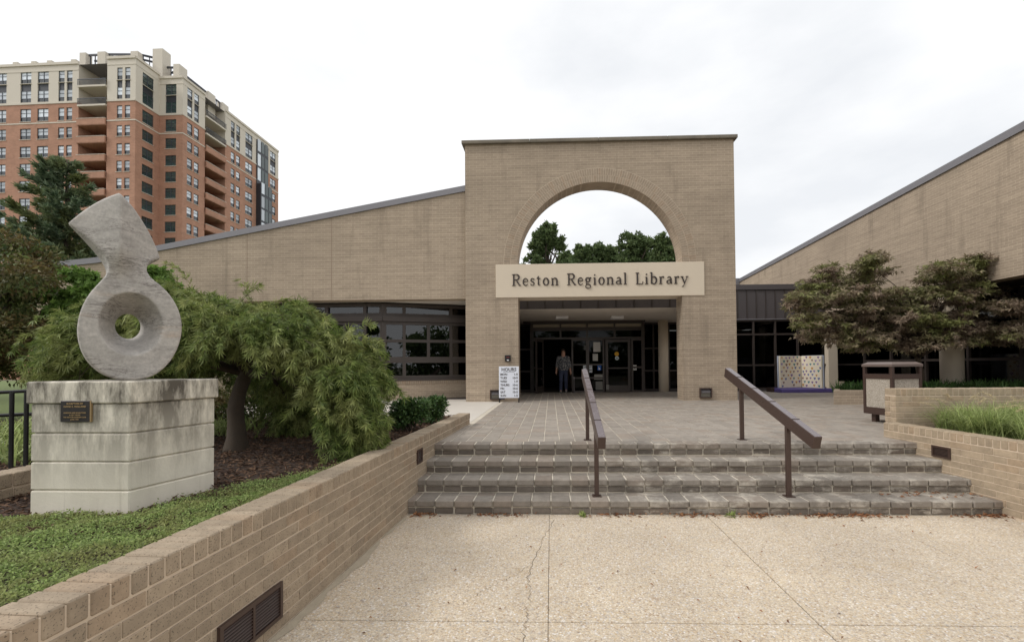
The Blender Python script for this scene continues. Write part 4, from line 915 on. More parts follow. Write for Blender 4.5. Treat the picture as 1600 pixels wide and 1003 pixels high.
rot = Matrix.Rotation(RAD(48), 3, 'Z'); R3 = np.array(rot)
V = V@R3.T+np.array((sx0, SY, sz0))
so_ = link_mesh('abstract_sculpture', raw_mesh('abstract_sculpture', V, Fq), 'marble', None, True)
tag(so_, 'carved grey veined marble sculpture with round hole and flaring ridged top', 'sculpture')

# ================================================================== ENTRANCE FURNITURE
hs = thing('hours_sign', 'white board of opening hours on a dark frame at the left portal pier', 'sign', (-1.2, 12.6, PZ))
HY = 12.62; A_ = atY(779.5, 572.5, HY); B_ = atY(811, 621.5, HY)
bd = MB().box(A_[0], B_[0], HY, HY+0.02, B_[2], A_[2]).build('board', m_plain('white_sign_board', srgb(226, 230, 240), 0.5, 0, 0.02), hs, bevel=0.003)
for x in (A_[0]+0.01, B_[0]-0.01): MB().box(x-0.015, x+0.015, HY+0.021, HY+0.06, PZ-0.005, B_[2]+0.5).build('leg', 'black', hs)
MB().box(A_[0]+0.02, A_[0]+0.16, HY+0.0, HY+0.03, B_[2]-0.035, B_[2]-0.005).build('clip', m_plain('navy_clip', srgb(30, 36, 62), 0.5), hs)
w_ = B_[0]-A_[0]; h_ = A_[2]-B_[2]
text_mesh('HOURS', 0.128, ((A_[0]+B_[0])/2, HY-0.003, A_[2]-h_*0.145), FRONT, 'letter', 'lettering', bd, 'CENTER')
MB().box((A_[0]+B_[0])/2-0.16, (A_[0]+B_[0])/2+0.16, HY-0.004, HY-0.001, A_[2]-h_*0.178, A_[2]-h_*0.17).build('underline', 'letter', bd)
for k, (a, b) in enumerate((('MON', '1-9'), ('TUES', '10-9'), ('WED', '1-9'), ('THURS', '10-6'), ('FRI', '10-6'), ('SAT', '10-5'), ('SUN', '1-5'))):
    z = A_[2]-h_*(0.285+0.112*k)
    text_mesh(a, 0.083, (A_[0]+w_*0.07, HY-0.003, z), FRONT, 'letter', 'lettering', bd); text_mesh(b, 0.083, (B_[0]-w_*0.06, HY-0.003, z), FRONT, 'letter', 'lettering', bd, 'RIGHT')
def wall_light(px0, px1, py0, py1, label):
    a, b = atY(px0, py0, AY), atY(px1, py1, AY); t = thing('wall_light', label, 'light', (float((a[0]+b[0])/2), AY, float(b[2])), 'low square wall lights on the portal piers')
    x0, x1, z0, z1 = a[0], b[0], b[2], a[2]; zm = z0+(z1-z0)*0.5
    fr = MB(); fr.box(x0, x0+0.025, AY-0.07, AY-0.001, z0, z1); fr.box(x1-0.025, x1, AY-0.07, AY-0.001, z0, z1); fr.box(x0+0.025, x1-0.025, AY-0.069, AY-0.001, z1-0.025, z1); fr.box(x0+0.025, x1-0.025, AY-0.069, AY-0.001, z0, z0+0.025)
    fr.build('housing', 'rail', t)
    MB().poly([(x0+.025, AY-0.012, z1-.025), (x1-.025, AY-0.012, z1-.025), (x1-.05, AY-0.075, zm), (x0+.05, AY-0.075, zm)]).build('hood', 'fascia', t)
    MB().quad((x0+.025, AY-0.02, z0+.025), (x1-.025, AY-0.02, z0+.025), (x1-.04, AY-0.03, zm), (x0+.04, AY-0.03, zm)).build('lens', m_plain('dim_lens', srgb(120, 116, 106), 0.3, 0, 0.2, 30), t)
wall_light(1092.5, 1111.5, 606, 621, 'low square wall light on the right portal pier'); wall_light(766, 783, 609, 624, 'low square wall light half behind the hours board')
a, b = atY(789, 555, AY), atY(798, 564.5, AY)
t = thing('card_reader', 'small black keypad box above the hours board', 'keypad', (float(a[0]), AY, float(b[2])))
MB().box(a[0], b[0], AY-0.05, AY-0.001, b[2], a[2]).build('case', 'black', t, bevel=0.005); MB().box(a[0]+.06, b[0]-.05, AY-0.053, AY-0.0505, b[2]+.02, b[2]+.05).build('label_plate', 'white', t); MB().box(a[0]+.04, b[0]-.03, AY-0.053, AY-0.0505, a[2]-.07, a[2]-.05).build('display', m_plain('red_display', srgb(120, 40, 40), 0.4), t)
for px, lab in ((845, 'short steel guard post left of the person in the doorway'), (897, 'short steel guard post right of the person in the doorway')):
    x = float(atY(px, 600, 17.0)[0]); t = thing('guard_post', lab, 'post', (x, 17.0, PZ), 'guard posts at the doors')
    MB().cyl(x, 17.0, PZ-0.005, PZ+0.52, 0.028, 12).build('post', 'fascia', t, smooth=False); MB().cyl(x, 17.0, PZ+0.52, PZ+0.60, 0.04, 12, 0.025).build('cap', 'railtop', t)

# book sculpture
bk = thing('book_sculpture', 'giant open book sculpture painted with coloured hearts on a purple base', 'sculpture', (9.2, 16.75, PZ))
pu = m_plain('purple_paint', srgb(98, 86, 150), 0.6, 0, 0.12, 5); pg = m_plain('painted_page', srgb(240, 230, 208), 0.7, 0, 0.10, 3); ltb = m_plain('pale_blue_paint', srgb(196, 204, 222), 0.6, 0, 0.1)
xl, xr = float(atY(1213, 600, 16.6)[0]), float(atY(1294, 600, 16.6)[0])
MB().box(xl, xr, 16.25, 17.25, PZ-0.005, PZ+0.14).build('base', pu, bk, bevel=0.02)
MB().box(xl-0.12, xl+0.1, 16.75, 17.1, PZ-0.005, PZ+0.15).build('skid', 'rail', bk)
sp_ = np.array((float(atY(1252, 590, 17.1)[0]), 17.1)); lft = np.array((float(atY(1219, 590, 16.75)[0]), 16.75)); rgt = np.array((float(atY(1284, 590, 16.3)[0]), 16.3))
zb_, zt_ = PZ+0.15, float(atY(1250, 556, 16.7)[2])
hm = [m_plain('heart_paint_%s' % n_, srgb(*c_), 0.6, 0, 0.1) for n_, c_ in (('purple', (132, 96, 150)), ('teal', (84, 142, 142)), ('orange', (206, 158, 88)), ('blue', (104, 118, 166)), ('lilac', (170, 150, 190)), ('brown', (142, 108, 96)))]
for (A2, B2, side) in ((lft, sp_, 'l'), (sp_, rgt, 'r')):
    d = unit(B2-A2); n = np.array([d[1], -d[0]]); ln = np.linalg.norm(B2-A2); tlt = 0.06
    def P3(u, v, k): return np.array((A2[0]+d[0]*u+n[0]*k, A2[1]+d[1]*u+n[1]*k, zb_+v))
    Hh = zt_-zb_; c = P3(ln/2, Hh/2, -0.03)
    pgo = MB().obox(c, (*d, 0), (*n, 0), (0, 0, 1), ln/2, 0.03, Hh/2).build('page_block', pg, bk, bevel=0.008)
    MB().obox(P3(ln/2, Hh/2, -0.085), (*d, 0), (*n, 0), (0, 0, 1), ln/2+0.02, 0.02, Hh/2+0.01).build('cover', ltb, bk)
    per = {i: MB() for i in range(len(hm))}; q_ = 0
    rows = 9
    for r_ in range(rows):
        for c_ in range(5):
            if random.random() < 0.2: continue
            u = ln*(c_+0.5+(0.45 if r_ % 2 else 0)+random.uniform(-.12, .12))/5.3; v = Hh*(r_+0.6+random.uniform(-.15, .15))/rows; s_ = 0.048*random.uniform(0.8, 1.15)
            if u > ln-0.05: continue
            hp = [(0, -1.1), (-0.9, 0.1), (-0.85, 0.7), (-0.4, 0.9), (0, 0.5), (0.4, 0.9), (0.85, 0.7), (0.9, 0.1)]
            o_ = P3(u, v, 0.0012)
            hexm = MB().slab([(a_1*s_, b_1*s_) for a_1, b_1 in hp], o_, (*d, 0), (0, 0, 1), (*n, 0), 0.0015); i_ = random.randrange(len(hm))
            hexm.build('painted_heart', hm[i_], pgo)
MB().box(rgt[0]+0.06, rgt[0]+0.14, 16.6, 16.9, PZ+0.14, PZ+0.45).build('brace', 'rail', bk)

# litter bin, turned 45 degrees
tb = thing('litter_bin', 'square brown litter bin with pebbled panels behind the brick wall', 'bin', (5.67, 7.9, PZ))
bc = np.array((5.90, 7.95)); A1 = unit(np.array((math.cos(RAD(9.5)), math.sin(RAD(9.5))))); A2 = np.array((-A1[1], A1[0])); hw = 0.285
agg = NG('pebble_panel'); v_ = agg.n('ShaderNodeTexVoronoi'); v_.inputs['Scale'].default_value = 130; agg.l(agg.pos(), v_.inputs['Vector'])
sp2 = agg.n('ShaderNodeSeparateColor'); agg.l(v_.outputs['Color'], sp2.inputs[0])
M['pebble'] = agg.prin(agg.ramp(sp2.outputs[0], (0.0, srgb(140, 130, 118)), (0.5, srgb(174, 164, 150)), (1.0, srgb(196, 188, 176))), 0.9, 0, agg.bump(agg.math('SUBTRACT', 1.0, v_.outputs['Distance']), 0.6, 0.008))
def bbox(mb, a0, a1, b0, b1, z0, z1):
    c = bc+A1*(a0+a1)/2+A2*(b0+b1)/2; mb.obox((c[0], c[1], (z0+z1)/2), (*A1, 0), (*A2, 0), (0, 0, 1), (a1-a0)/2, (b1-b0)/2, (z1-z0)/2); return mb
for sa in (-1, 1):
    for sb2 in (-1, 1):
        bbox(MB(), sa*hw-0.045*(sa > 0)-0.0*(sa < 0), sa*hw+0.045*(sa < 0), sb2*hw-0.045*(sb2 > 0), sb2*hw+0.045*(sb2 < 0), PZ+0.14, 1.565).build('corner_post', 'rail', tb)
        bbox(MB(), sa*(hw-0.12)-0.04, sa*(hw-0.12)+0.04, sb2*(hw-0.12)-0.04, sb2*(hw-0.12)+0.04, PZ, PZ+0.14).build('foot', 'rail', tb)
i_ = hw-0.046
for (z0, z1) in ((PZ+0.14, PZ+0.26), (1.36, 1.44)):
    mb = MB()
    for s_ in (-1, 1): bbox(mb, -i_, i_, s_*hw-0.04*(s_ > 0), s_*hw+0.04*(s_ < 0), z0, z1); bbox(mb, s_*hw-0.04*(s_ > 0), s_*hw+0.04*(s_ < 0), -i_, i_, z0, z1)
    mb.build('frame_rail', 'rail', tb)
for s_ in (-1, 1):
    bbox(MB(), -i_, i_, s_*(hw-0.025)-0.008, s_*(hw-0.025)+0.008, PZ+0.26, 1.36).build('panel', 'pebble', tb); bbox(MB(), s_*(hw-0.025)-0.008, s_*(hw-0.025)+0.008, -i_, i_, PZ+0.26, 1.36).build('panel', 'pebble', tb)
lid = MB(); q = [(-hw-.012, -hw-.012), (hw+.012, -hw-.012), (hw+.012, hw+.012), (-hw-.012, hw+.012)]
pl3 = lambda p, z: (*(bc+A1*p[0]+A2*p[1]), z)
lid.prism([tuple(bc+A1*p[0]+A2*p[1]) for p in q], 1.565, 1.605)
ti = [(p[0]*0.78, p[1]*0.78) for p in q]
for k in range(4): lid.quad(pl3(q[k], 1.605), pl3(q[(k+1) % 4], 1.605), pl3(ti[(k+1) % 4], 1.645), pl3(ti[k], 1.645))
lid.poly([pl3(p, 1.645) for p in ti]); lid.build('lid', 'railtop' and m_plain('bin_lid', srgb(112, 98, 92), 0.4, 0.1, 0.1), tb)
bbox(MB(), -hw+0.09, hw-0.09, -hw+0.09, hw-0.09, PZ+0.3, 1.42).build('liner', 'black', tb)

# black handrail, far left
rl = thing('black_railing', 'black metal two-bar railing left of the plinth', 'railing', (-4.4, 3.3, 0.86))
Yr = 3.35
for py in (613, 649):
    a, b = atY(-60, py+3, Yr), atY(60, py-3, Yr+0.25); MB().tube([a, b], 0.014, 8).build('rail', 'black', rl)
for px in (17, 40):
    a = atY(px, 735, Yr+0.1); MB().tube([(a[0], Yr+0.1, 0.80), (a[0], Yr+0.1, float(atY(px, 613, Yr+0.1)[2]))], 0.015, 8).build('post', 'black', rl)

# ================================================================== PERSON in the doorway
pe = thing('person', 'person in a grey patterned top and navy trousers walking out of the entrance', 'person', (0.47, 17.1, PZ))
def person():
    H_ = 1.0
    # joints in metres, local: x right, y depth (towards camera is -), z up; height about 1.62
    hipL, hipR = (-0.085, 0, 0.86), (0.085, 0, 0.86); knL, knR = (-0.10, -0.12, 0.47), (0.095, 0.02, 0.46); anL, anR = (-0.105, -0.10, 0.09), (0.10, 0.14, 0.11)
    shL, shR = (-0.185, 0.0, 1.31), (0.185, 0.0, 1.31); elL, elR = (-0.245, 0.03, 1.06), (0.25, 0.01, 1.05); wrL, wrR = (-0.265, -0.05, 0.84), (0.27, -0.03, 0.83)
    def hand(X, Y, Z, w, s, base):
        d = capsule(X, Y, Z, w, (w[0]+0.01*s, w[1]-0.01, w[2]-0.085), 0.026, 0.034)
        for k, (off, ln) in enumerate(((-0.027, 0.055), (-0.009, 0.068), (0.009, 0.072), (0.027, 0.062))):
            b = (w[0]+0.01*s, w[1]-0.01+off, w[2]-0.09); m_ = (b[0]-0.008*s, b[1], b[2]-ln*0.6); e = (m_[0]-0.016*s, m_[1], m_[2]-ln*0.45)
            d = np.minimum(d, np.minimum(capsule(X, Y, Z, b, m_, 0.0095, 0.009), capsule(X, Y, Z, m_, e, 0.009, 0.0075)))
        d = np.minimum(d, capsule(X, Y, Z, (w[0], w[1]-0.03, w[2]-0.035), (w[0]-0.012*s, w[1]-0.062, w[2]-0.085), 0.012, 0.009))
        return d
    def body(X, Y, Z):
        d = ellip(X, Y, Z, (0, -0.005, 1.53), (0.078, 0.094, 0.115)); d = smin(d, capsule(X, Y, Z, (0, -0.03, 1.475), (0, -0.05, 1.455), 0.05, 0.035), 0.04)
        d = smin(d, capsule(X, Y, Z, (0, -0.095, 1.535), (0, -0.112, 1.505), 0.009, 0.014), 0.012)
        for s in (-1, 1):
            d = smin(d, ellip(X, Y, Z, (s*0.074, 0.0, 1.525), (0.012, 0.02, 0.032)), 0.006)
            d = smax(d, -ellip(X, Y, Z, (s*0.028, -0.098, 1.54), (0.016, 0.016, 0.01)), 0.008)
        d = smax(d, -ellip(X, Y, Z, (0, -0.095, 1.468), (0.024, 0.012, 0.005)), 0.006)
        d = smin(d, capsule(X, Y, Z, (0, 0.0, 1.34), (0, 0.0, 1.47), 0.055, 0.05), 0.04)
        d = smin(d, ellip(X, Y, Z, (0, 0, 1.13), (0.165, 0.115, 0.27)), 0.06); d = smin(d, ellip(X, Y, Z, (0, 0, 0.90), (0.165, 0.12, 0.14)), 0.06)
        for sh, el, wr, s in ((shL, elL, wrL, -1), (shR, elR, wrR, 1)):
            d = smin(d, capsule(X, Y, Z, sh, el, 0.05, 0.038), 0.05); d = smin(d, capsule(X, Y, Z, el, wr, 0.037, 0.024), 0.02); d = smin(d, hand(X, Y, Z, wr, s, d), 0.008)
        for h, k, a in ((hipL, knL, anL), (hipR, knR, anR)):
            d = smin(d, capsule(X, Y, Z, h, k, 0.085, 0.055), 0.04); d = smin(d, capsule(X, Y, Z, k, a, 0.053, 0.036), 0.03); d = smin(d, capsule(X, Y, Z, a, (a[0], a[1]-0.12, a[2]-0.05), 0.04, 0.03), 0.03)
        return d
    def shirt(X, Y, Z):
        d = ellip(X, Y, Z, (0, 0, 1.14), (0.19, 0.135, 0.29)); d = smin(d, ellip(X, Y, Z, (0, 0, 0.93), (0.195, 0.15, 0.17)), 0.08); d = smin(d, capsule(X, Y, Z, shL, shR, 0.07, 0.07), 0.06)
        for sh, el, wr in ((shL, elL, wrL), (shR, elR, wrR)):
            d = smin(d, capsule(X, Y, Z, sh, el, 0.065, 0.054), 0.05); m_ = tuple(np.array(el)+(np.array(wr)-np.array(el))*0.35); d = smin(d, capsule(X, Y, Z, el, m_, 0.054, 0.05), 0.02)
        d = d+0.006*np.sin(X*34+Z*17)*np.sin(Z*29); d = np.maximum(d, 0.84-Z); return np.maximum(d, -ellip(X, Y, Z, (0, -0.06, 1.42), (0.07, 0.09, 0.06)))
    def trousers(X, Y, Z):
        d = ellip(X, Y, Z, (0, 0, 0.88), (0.175, 0.13, 0.14))
        for h, k, a in ((hipL, knL, anL), (hipR, knR, anR)):
            d = smin(d, capsule(X, Y, Z, h, k, 0.096, 0.072), 0.03); d = smin(d, capsule(X, Y, Z, k, a, 0.072, 0.062), 0.03)
        d = d+0.004*np.sin(Z*40+X*20); return np.maximum(d, np.maximum(Z-0.95, 0.055-Z))
    def shoes(X, Y, Z):
        d = None
        for a in (anL, anR):
            q = smin(capsule(X, Y, Z, (a[0], a[1]+0.03, a[2]-0.04), (a[0], a[1]-0.13, a[2]-0.055), 0.045, 0.036), capsule(X, Y, Z, a, (a[0], a[1], a[2]-0.03), 0.045, 0.045), 0.03)
            d = q if d is None else np.minimum(d, q)
        return np.maximum(d, Z-0.11)
    def hair(X, Y, Z):
        d = ellip(X, Y, Z, (0, 0.012, 1.548), (0.092, 0.106, 0.122)); return np.maximum(d, -ellip(X, Y, Z, (0, -0.085, 1.50), (0.064, 0.10, 0.088)))
    skin = m_plain('skin', srgb(196, 150, 128), 0.55, 0, 0.06, 8)
    g = NG('grey_patterned_fabric'); vv = g.n('ShaderNodeTexVoronoi'); vv.inputs['Scale'].default_value = 22; g.l(g.pos((1, 1, 0.7)), vv.inputs['Vector'])
    top = g.prin(g.ramp(vv.outputs['Distance'], (0.2, srgb(156, 152, 148)), (0.45, srgb(104, 104, 106)), (0.7, srgb(76, 78, 84))), 0.9)
    off = np.array((0.47, 17.1, PZ))
    def mk(fn, lo, hi, h, name, m_):
        V, Fq = surface_nets(fn, lo, hi, h); V = V+off; V[:, 2] = np.maximum(V[:, 2], PZ+0.001); return link_mesh(name, raw_mesh(name, V, Fq), m_, pe, True)
    mk(body, (-0.36, -0.24, 0.0), (0.36, 0.28, 1.68), 0.0085, 'body', skin)
    mk(shirt, (-0.36, -0.22, 0.78), (0.36, 0.22, 1.45), 0.013, 'top', top); mk(trousers, (-0.3, -0.3, 0.0), (0.3, 0.3, 1.0), 0.013, 'trousers', m_plain('navy_denim', srgb(56, 62, 84), 0.9, 0, 0.15, 20))
    mk(shoes, (-0.2, -0.3, -0.03), (0.2, 0.25, 0.14), 0.010, 'shoes', m_plain('grey_shoes', srgb(150, 148, 146), 0.7)); mk(hair, (-0.12, -0.14, 1.4), (0.12, 0.14, 1.7), 0.008, 'hair', m_plain('brown_hair', srgb(62, 48, 40), 0.6, 0, 0.25, 60))
    for s in (-1, 1): MB().tube([(0.47+s*0.028, 17.1-0.088, PZ+1.54), (0.47+s*0.028, 17.1-0.084, PZ+1.541)], 0.009, 8).build('eye', 'black', pe)
person()

# ================================================================== APARTMENT TOWER
ap = thing('apartment_tower', 'tall red brick apartment tower with pale stone top floors behind the library', 'building', (-80, 75, 0))
r2, f2 = CR[:2]/np.linalg.norm(CR[:2]), CF[:2]/np.linalg.norm(CF[:2])
e1 = unit(r2*19.0-f2*1.0); e2 = unit(r2*0.03+f2*1.0)
def col_on(P, d, x):
    r = ray(x, 572)[:2]; A = np.array([[d[0], -r[0]], [d[1], -r[1]]]); return float(np.linalg.solve(A, -np.array(P))[0])
rr = ray(208, 572); P3 = rr[:2]*(76/(rr[:2]@f2))
zAt = lambda P, d, x, y: EYE+float(np.linalg.norm(np.array(P)+np.array(d)*col_on(P, d, x))/np.linalg.norm(ray(x, y)[:2]))*ray(x, y)[2]
rows_px = [(109.5, 128.5), (139.5, 158.5), (168.5, 188.5), (199.5, 216.5), (227.5, 245), (254.5, 271.5), (281.5, 298.5), (309, 326), (336.5, 353.5), (363, 380), (390, 407)]
rows_z = [(zAt(P3, e1, 60, b), zAt(P3, e1, 60, a)) for a, b in rows_px]
ZSPL = zAt(P3, e1, 60, 160.5); ZTOP = zAt(P3, e1, 60, 99.5)
M['abrick'] = m_wall_brick('red_brick_distant', srgb(171, 130, 109), srgb(181, 138, 116), srgb(190, 162, 142), 1, 1, 0.5, 0.17, 0.15)
M['lime'] = m_plain('pale_limestone', srgb(210, 202, 188), 0.9, 0, 0.07, 0.3)
M['mull'] = m_plain('dark_window_frame', srgb(70, 76, 84), 0.5, 0.2, 0.1)
M['spand'] = m_plain('dark_spandrel', srgb(52, 54, 60), 0.4, 0.2, 0.1)
def pane_mat(name, c, r_):
    g = NG(name); oi = g.n('ShaderNodeObjectInfo'); col = g.mix(oi.outputs['Random'], mul(c, 0.6), mul(c, 1.3)); return g.prin(col, r_, 0, None, 0.9)
M['pblind'] = pane_mat('pane_with_blind', srgb(212, 220, 228), 0.15); M['pdark'] = pane_mat('dark_pane', srgb(48, 54, 58), 0.06); M['pgreen'] = pane_mat('green_tinted_pane', srgb(58, 74, 72), 0.05)  # sky reflection with blinds, and dark green reflections, painted into pane colours
_wm = {}
def window(kind, P, d, u, w_, z0, z1, shade):
    """window = frame with rails; upper and lower panes are its sub-parts"""
    key = (kind, round(w_, 1), round(z1-z0, 1), shade)
    if key not in _wm:
        h = z1-z0; fr = MB(); b = 0.055
        fr.box(-w_/2, -w_/2+b, -0.06, 0.06, 0, h); fr.box(w_/2-b, w_/2, -0.06, 0.06, 0, h); fr.box(-w_/2+b, w_/2-b, -0.06, 0.06, 0, b); fr.box(-w_/2+b, w_/2-b, -0.06, 0.06, h-b, h)
        for f in (0.36, 0.70): fr.box(-w_/2+b, w_/2-b, -0.05, 0.05, h*f-0.03, h*f+0.03)
        if kind == 'wide': fr.box(-0.06, 0.06, -0.055, 0.055, b, h-b)
        def mk(name, m_, mb):
            me = bpy.data.meshes.new(name); me.from_pydata(mb.v, [], mb.f); me.materials.append(M[m_]); return me
        _wm[key] = (mk('window', 'mull', fr), mk('pane', 'pblind' if shade == 'l' else 'pgreen', MB().box(-w_/2+b*.6, w_/2-b*.6, 0.0, 0.02, h*0.36, h-b*.6)), mk('pane', ('pdark' if shade == 'l' else 'pgreen'), MB().box(-w_/2+b*.6, w_/2-b*.6, 0.0, 0.02, b*.6, h*0.36)), mk('sill', 'lime', MB().box(-w_/2-0.08, w_/2+0.08, -0.24, -0.07, -0.09, -0.01)))
    a, b_, c_, s_ = _wm[key]; nb = np.array([-d[1], d[0]]); p = np.array(P)+d*u+nb*0.16; rz = math.atan2(d[1], d[0])
    o = bpy.data.objects.new('window', a); COL.objects.link(o); o.location = (p[0], p[1], z0); o.rotation_euler = (0, 0, rz); attach(o, ap)
    for nm, me in (('pane', b_), ('pane', c_), ('sill', s_)):
        if nm == 'pane' and me is c_ and shade == 'l' and random.random() < 0.45: me = _wm[key][1].copy() if False else c_
        q_ = bpy.data.objects.new(nm, me); COL.objects.link(q_); q_.parent = o
def face(P, d, x0, x1, wins, shade='l', zt=None):
    """one flat facade between two columns; wins = [(xa, xb, kind)] in photo columns"""
    u0, u1 = col_on(P, d, x0), col_on(P, d, x1); A = np.array(P)+d*u0; Ln = u1-u0; zt = zt or ZTOP
    cols = []
    for xa, xb, k in wins:
        a, b = col_on(P, d, xa)-u0, col_on(P, d, xb)-u0; cols.append((a, b, k))
    hl = [(a, b, rows_z[1][0], rows_z[0][1]) for a, b, k in cols]; hb = [(a, b, z0, z1) for a, b, k in cols for z0, z1 in rows_z[2:]]
    mb = MB(); wall_holes(mb, A, A+d*Ln, ZSPL, zt, hl, 0.3); mb.build('stone_wall', 'lime', ap, fix=False)
    mb = MB(); wall_holes(mb, A, A+d*Ln, 0.0, ZSPL, hb, 0.3); mb.build('brick_wall', 'abrick', ap, fix=False)
    nb = np.array([-d[1], d[0]])
    for z, h, m_, pr in ((ZSPL, 0.16, 'lime', 0.10), (rows_z[2][0]-0.35, 0.10, 'lime', 0.06), (zt, 0.22, 'lime', 0.18), (zt-1.15, 0.10, 'lime', 0.05)):
        c = A+d*Ln/2-nb*(pr/2-0.002); MB().obox((c[0], c[1], z), (*d, 0), (*nb, 0), (0, 0, 1), Ln/2, pr/2, h).build('string_course' if z < zt else 'parapet_cap', m_, ap)
    for a, b, k in cols:
        for z0, z1 in rows_z: window(k, A, d, (a+b)/2, b-a, z0, z1, shade)
        c = A+d*(a+b)/2+nb*0.2; MB().obox((c[0], c[1], (rows_z[1][1]+rows_z[0][0])/2), (*d, 0), (*nb, 0), (0, 0, 1), (b-a)/2, 0.05, (rows_z[0][0]-rows_z[1][1])/2).build('spandrel', 'spand', ap)
    return A, A+d*Ln
def balcony_bay(P, d, x0, x1, dep):
    u0, u1 = col_on(P, d, x0), col_on(P, d, x1); A = np.array(P)+d*u0; B = np.array(P)+d*u1; nb = np.array([-d[1], d[0]]); Ln = u1-u0
    for p, s in ((A, 1), (B, -1)):
        for za, zb_, m_ in ((ZSPL, ZTOP-0.1, 'lime'), (0, ZSPL, 'abrick')):
            q1 = p+nb*dep; mb = MB(); mb.quad((p[0], p[1], za), (q1[0], q1[1], za), (q1[0], q1[1], zb_), (p[0], p[1], zb_)); mb.build('stone_wall' if za else 'brick_wall', m_, ap)
    c = (A+B)/2+nb*dep
    for za, zb_, m_ in ((ZSPL, ZTOP-0.1, 'lime'), (0, ZSPL, 'abrick')): MB().obox((*c, (za+zb_)/2), (*d, 0), (*nb, 0), (0, 0, 1), Ln/2, 0.05, (zb_-za)/2).build('stone_wall' if za else 'brick_wall', m_, ap)
    for k, (z0, z1) in enumerate(rows_z):
        fl = z0-0.85; cc = (A+B)/2+nb*(dep/2-0.15)
        dk = MB().obox((*((A+B)/2+nb*(dep-0.1)-d*Ln*0.05), (fl+z1)/2), (*d, 0), (*nb, 0), (0, 0, 1), Ln*0.24, 0.05, (z1-fl)/2).build('balcony_door', 'pdark', ap)
        slab = MB().obox((*cc, fl-0.15), (*d, 0), (*nb, 0), (0, 0, 1), Ln/2-0.05, dep/2+0.15, 0.15).build('balcony', 'lime' if k < 2 else 'abrick', ap)
        fc = (A+B)/2-nb*0.22
        if k < 2:
            MB().obox((*fc, fl+1.05), (*d, 0), (*nb, 0), (0, 0, 1), Ln/2, 0.04, 0.05).build('railing', 'mull', slab)
            for j in range(25):
                c2 = fc+d*(j/24-0.5)*(Ln-0.1); MB().obox((*c2, fl+0.52), (*d, 0), (*nb, 0), (0, 0, 1), 0.025, 0.025, 0.5).build('baluster', 'mull', slab)
        else:
            MB().obox((*fc, fl+0.32), (*d, 0), (*nb, 0), (0, 0, 1), Ln/2-0.03, 0.12, 0.52).build('parapet', 'abrick', slab); MB().obox((*fc, fl+0.88), (*d, 0), (*nb, 0), (0, 0, 1), Ln/2-0.02, 0.16, 0.04).build('parapet_cap', 'lime', slab)
face(P3, e1, -75, 118, [(-66, -50, 'wide'), (-40, -24, 'wide'), (-12, 4+0, 'wide'), (26, 43, 'wide'), (53, 70.5, 'wide'), (86, 95.5, 'narrow'), (99, 108, 'narrow')])
balcony_bay(P3, e1, 118, 163, 4.4)
_, Q3 = face(P3, e1, 163, 208, [(178.5, 187, 'narrow'), (191, 199.5, 'narrow')], zt=ZTOP+0.6)
_, Q4 = face(P3, e2, 208, 246, [(219, 236.5, 'wide')], 'd', zt=ZTOP+0.6)
_, Q5 = face(Q4, e1, 246, 283, [(255.5, 272.5, 'wide')], 'd')
_, Q6 = face(Q5, e2, 283, 318, [(290, 298, 'narrow'), (301, 308.5, 'narrow')])
balcony_bay(Q5, e2, 318, 350, 4.4)
# flanks beyond the second balcony bay, with a dark steel bay window
face(Q5, e2, 350, 398, [(359, 365, 'narrow'), (367.5, 373.5, 'narrow'), (382, 393, 'wide')])
face(Q5, e2, 398, 434, [(421, 429.5, 'wide')])
ub0, ub1 = col_on(Q5, e2, 399), col_on(Q5, e2, 417); nb2 = np.array([-e2[1], e2[0]])
cbay = np.array(Q5)+e2*(ub0+ub1)/2-nb2*0.5; zb1 = rows_z[3][1]
bay = MB().obox((*cbay, zb1/2), (*e2, 0), (*nb2, 0), (0, 0, 1), (ub1-ub0)/2, 0.6, zb1/2).build('bay_window', 'spand', ap)
cb2 = np.array(Q5)+e2*(ub0+ub1)/2-nb2*0.08; MB().obox((*cb2, (zb1+rows_z[0][1])/2), (*e2, 0), (*nb2, 0), (0, 0, 1), (ub1-ub0)/2, 0.1, (rows_z[0][1]-zb1)/2).build('bay_window', 'spand', ap)
for z0, z1 in rows_z:
    for k in range(3):
        c = cbay+e2*(k-1)*(ub1-ub0)/3.2-nb2*0.62 if z1 <= zb1+0.1 else cb2+e2*(k-1)*(ub1-ub0)/3.2-nb2*0.12
        MB().obox((*c, (z0+z1)/2), (*e2, 0), (*nb2, 0), (0, 0, 1), (ub1-ub0)/8, 0.02, (z1-z0)/2+0.3).build('pane', 'pgreen' if k else 'pblind', bay)
# far end wall and roof
E0 = np.array(Q5)+e2*col_on(Q5, e2, 434); E1 = E0-e1*28
MB().quad((*E0, 0), (*E1, 0), (*E1, ZTOP), (*E0, ZTOP)).build('brick_wall', 'abrick', ap)
U0 = np.array(P3)+e1*col_on(P3, e1, -75)
MB().poly([(*(U0), ZTOP-0.3), (*(np.array(P3)-e1*0.3), ZTOP-0.3), (*(np.array(Q4)-e1*0.3), ZTOP-0.3), (*(np.array(Q5)-e1*0.3), ZTOP-0.3), (*E0, ZTOP-0.3), (*(E0-e1*60), ZTOP-0.3)]).build('roof', 'flash', ap)
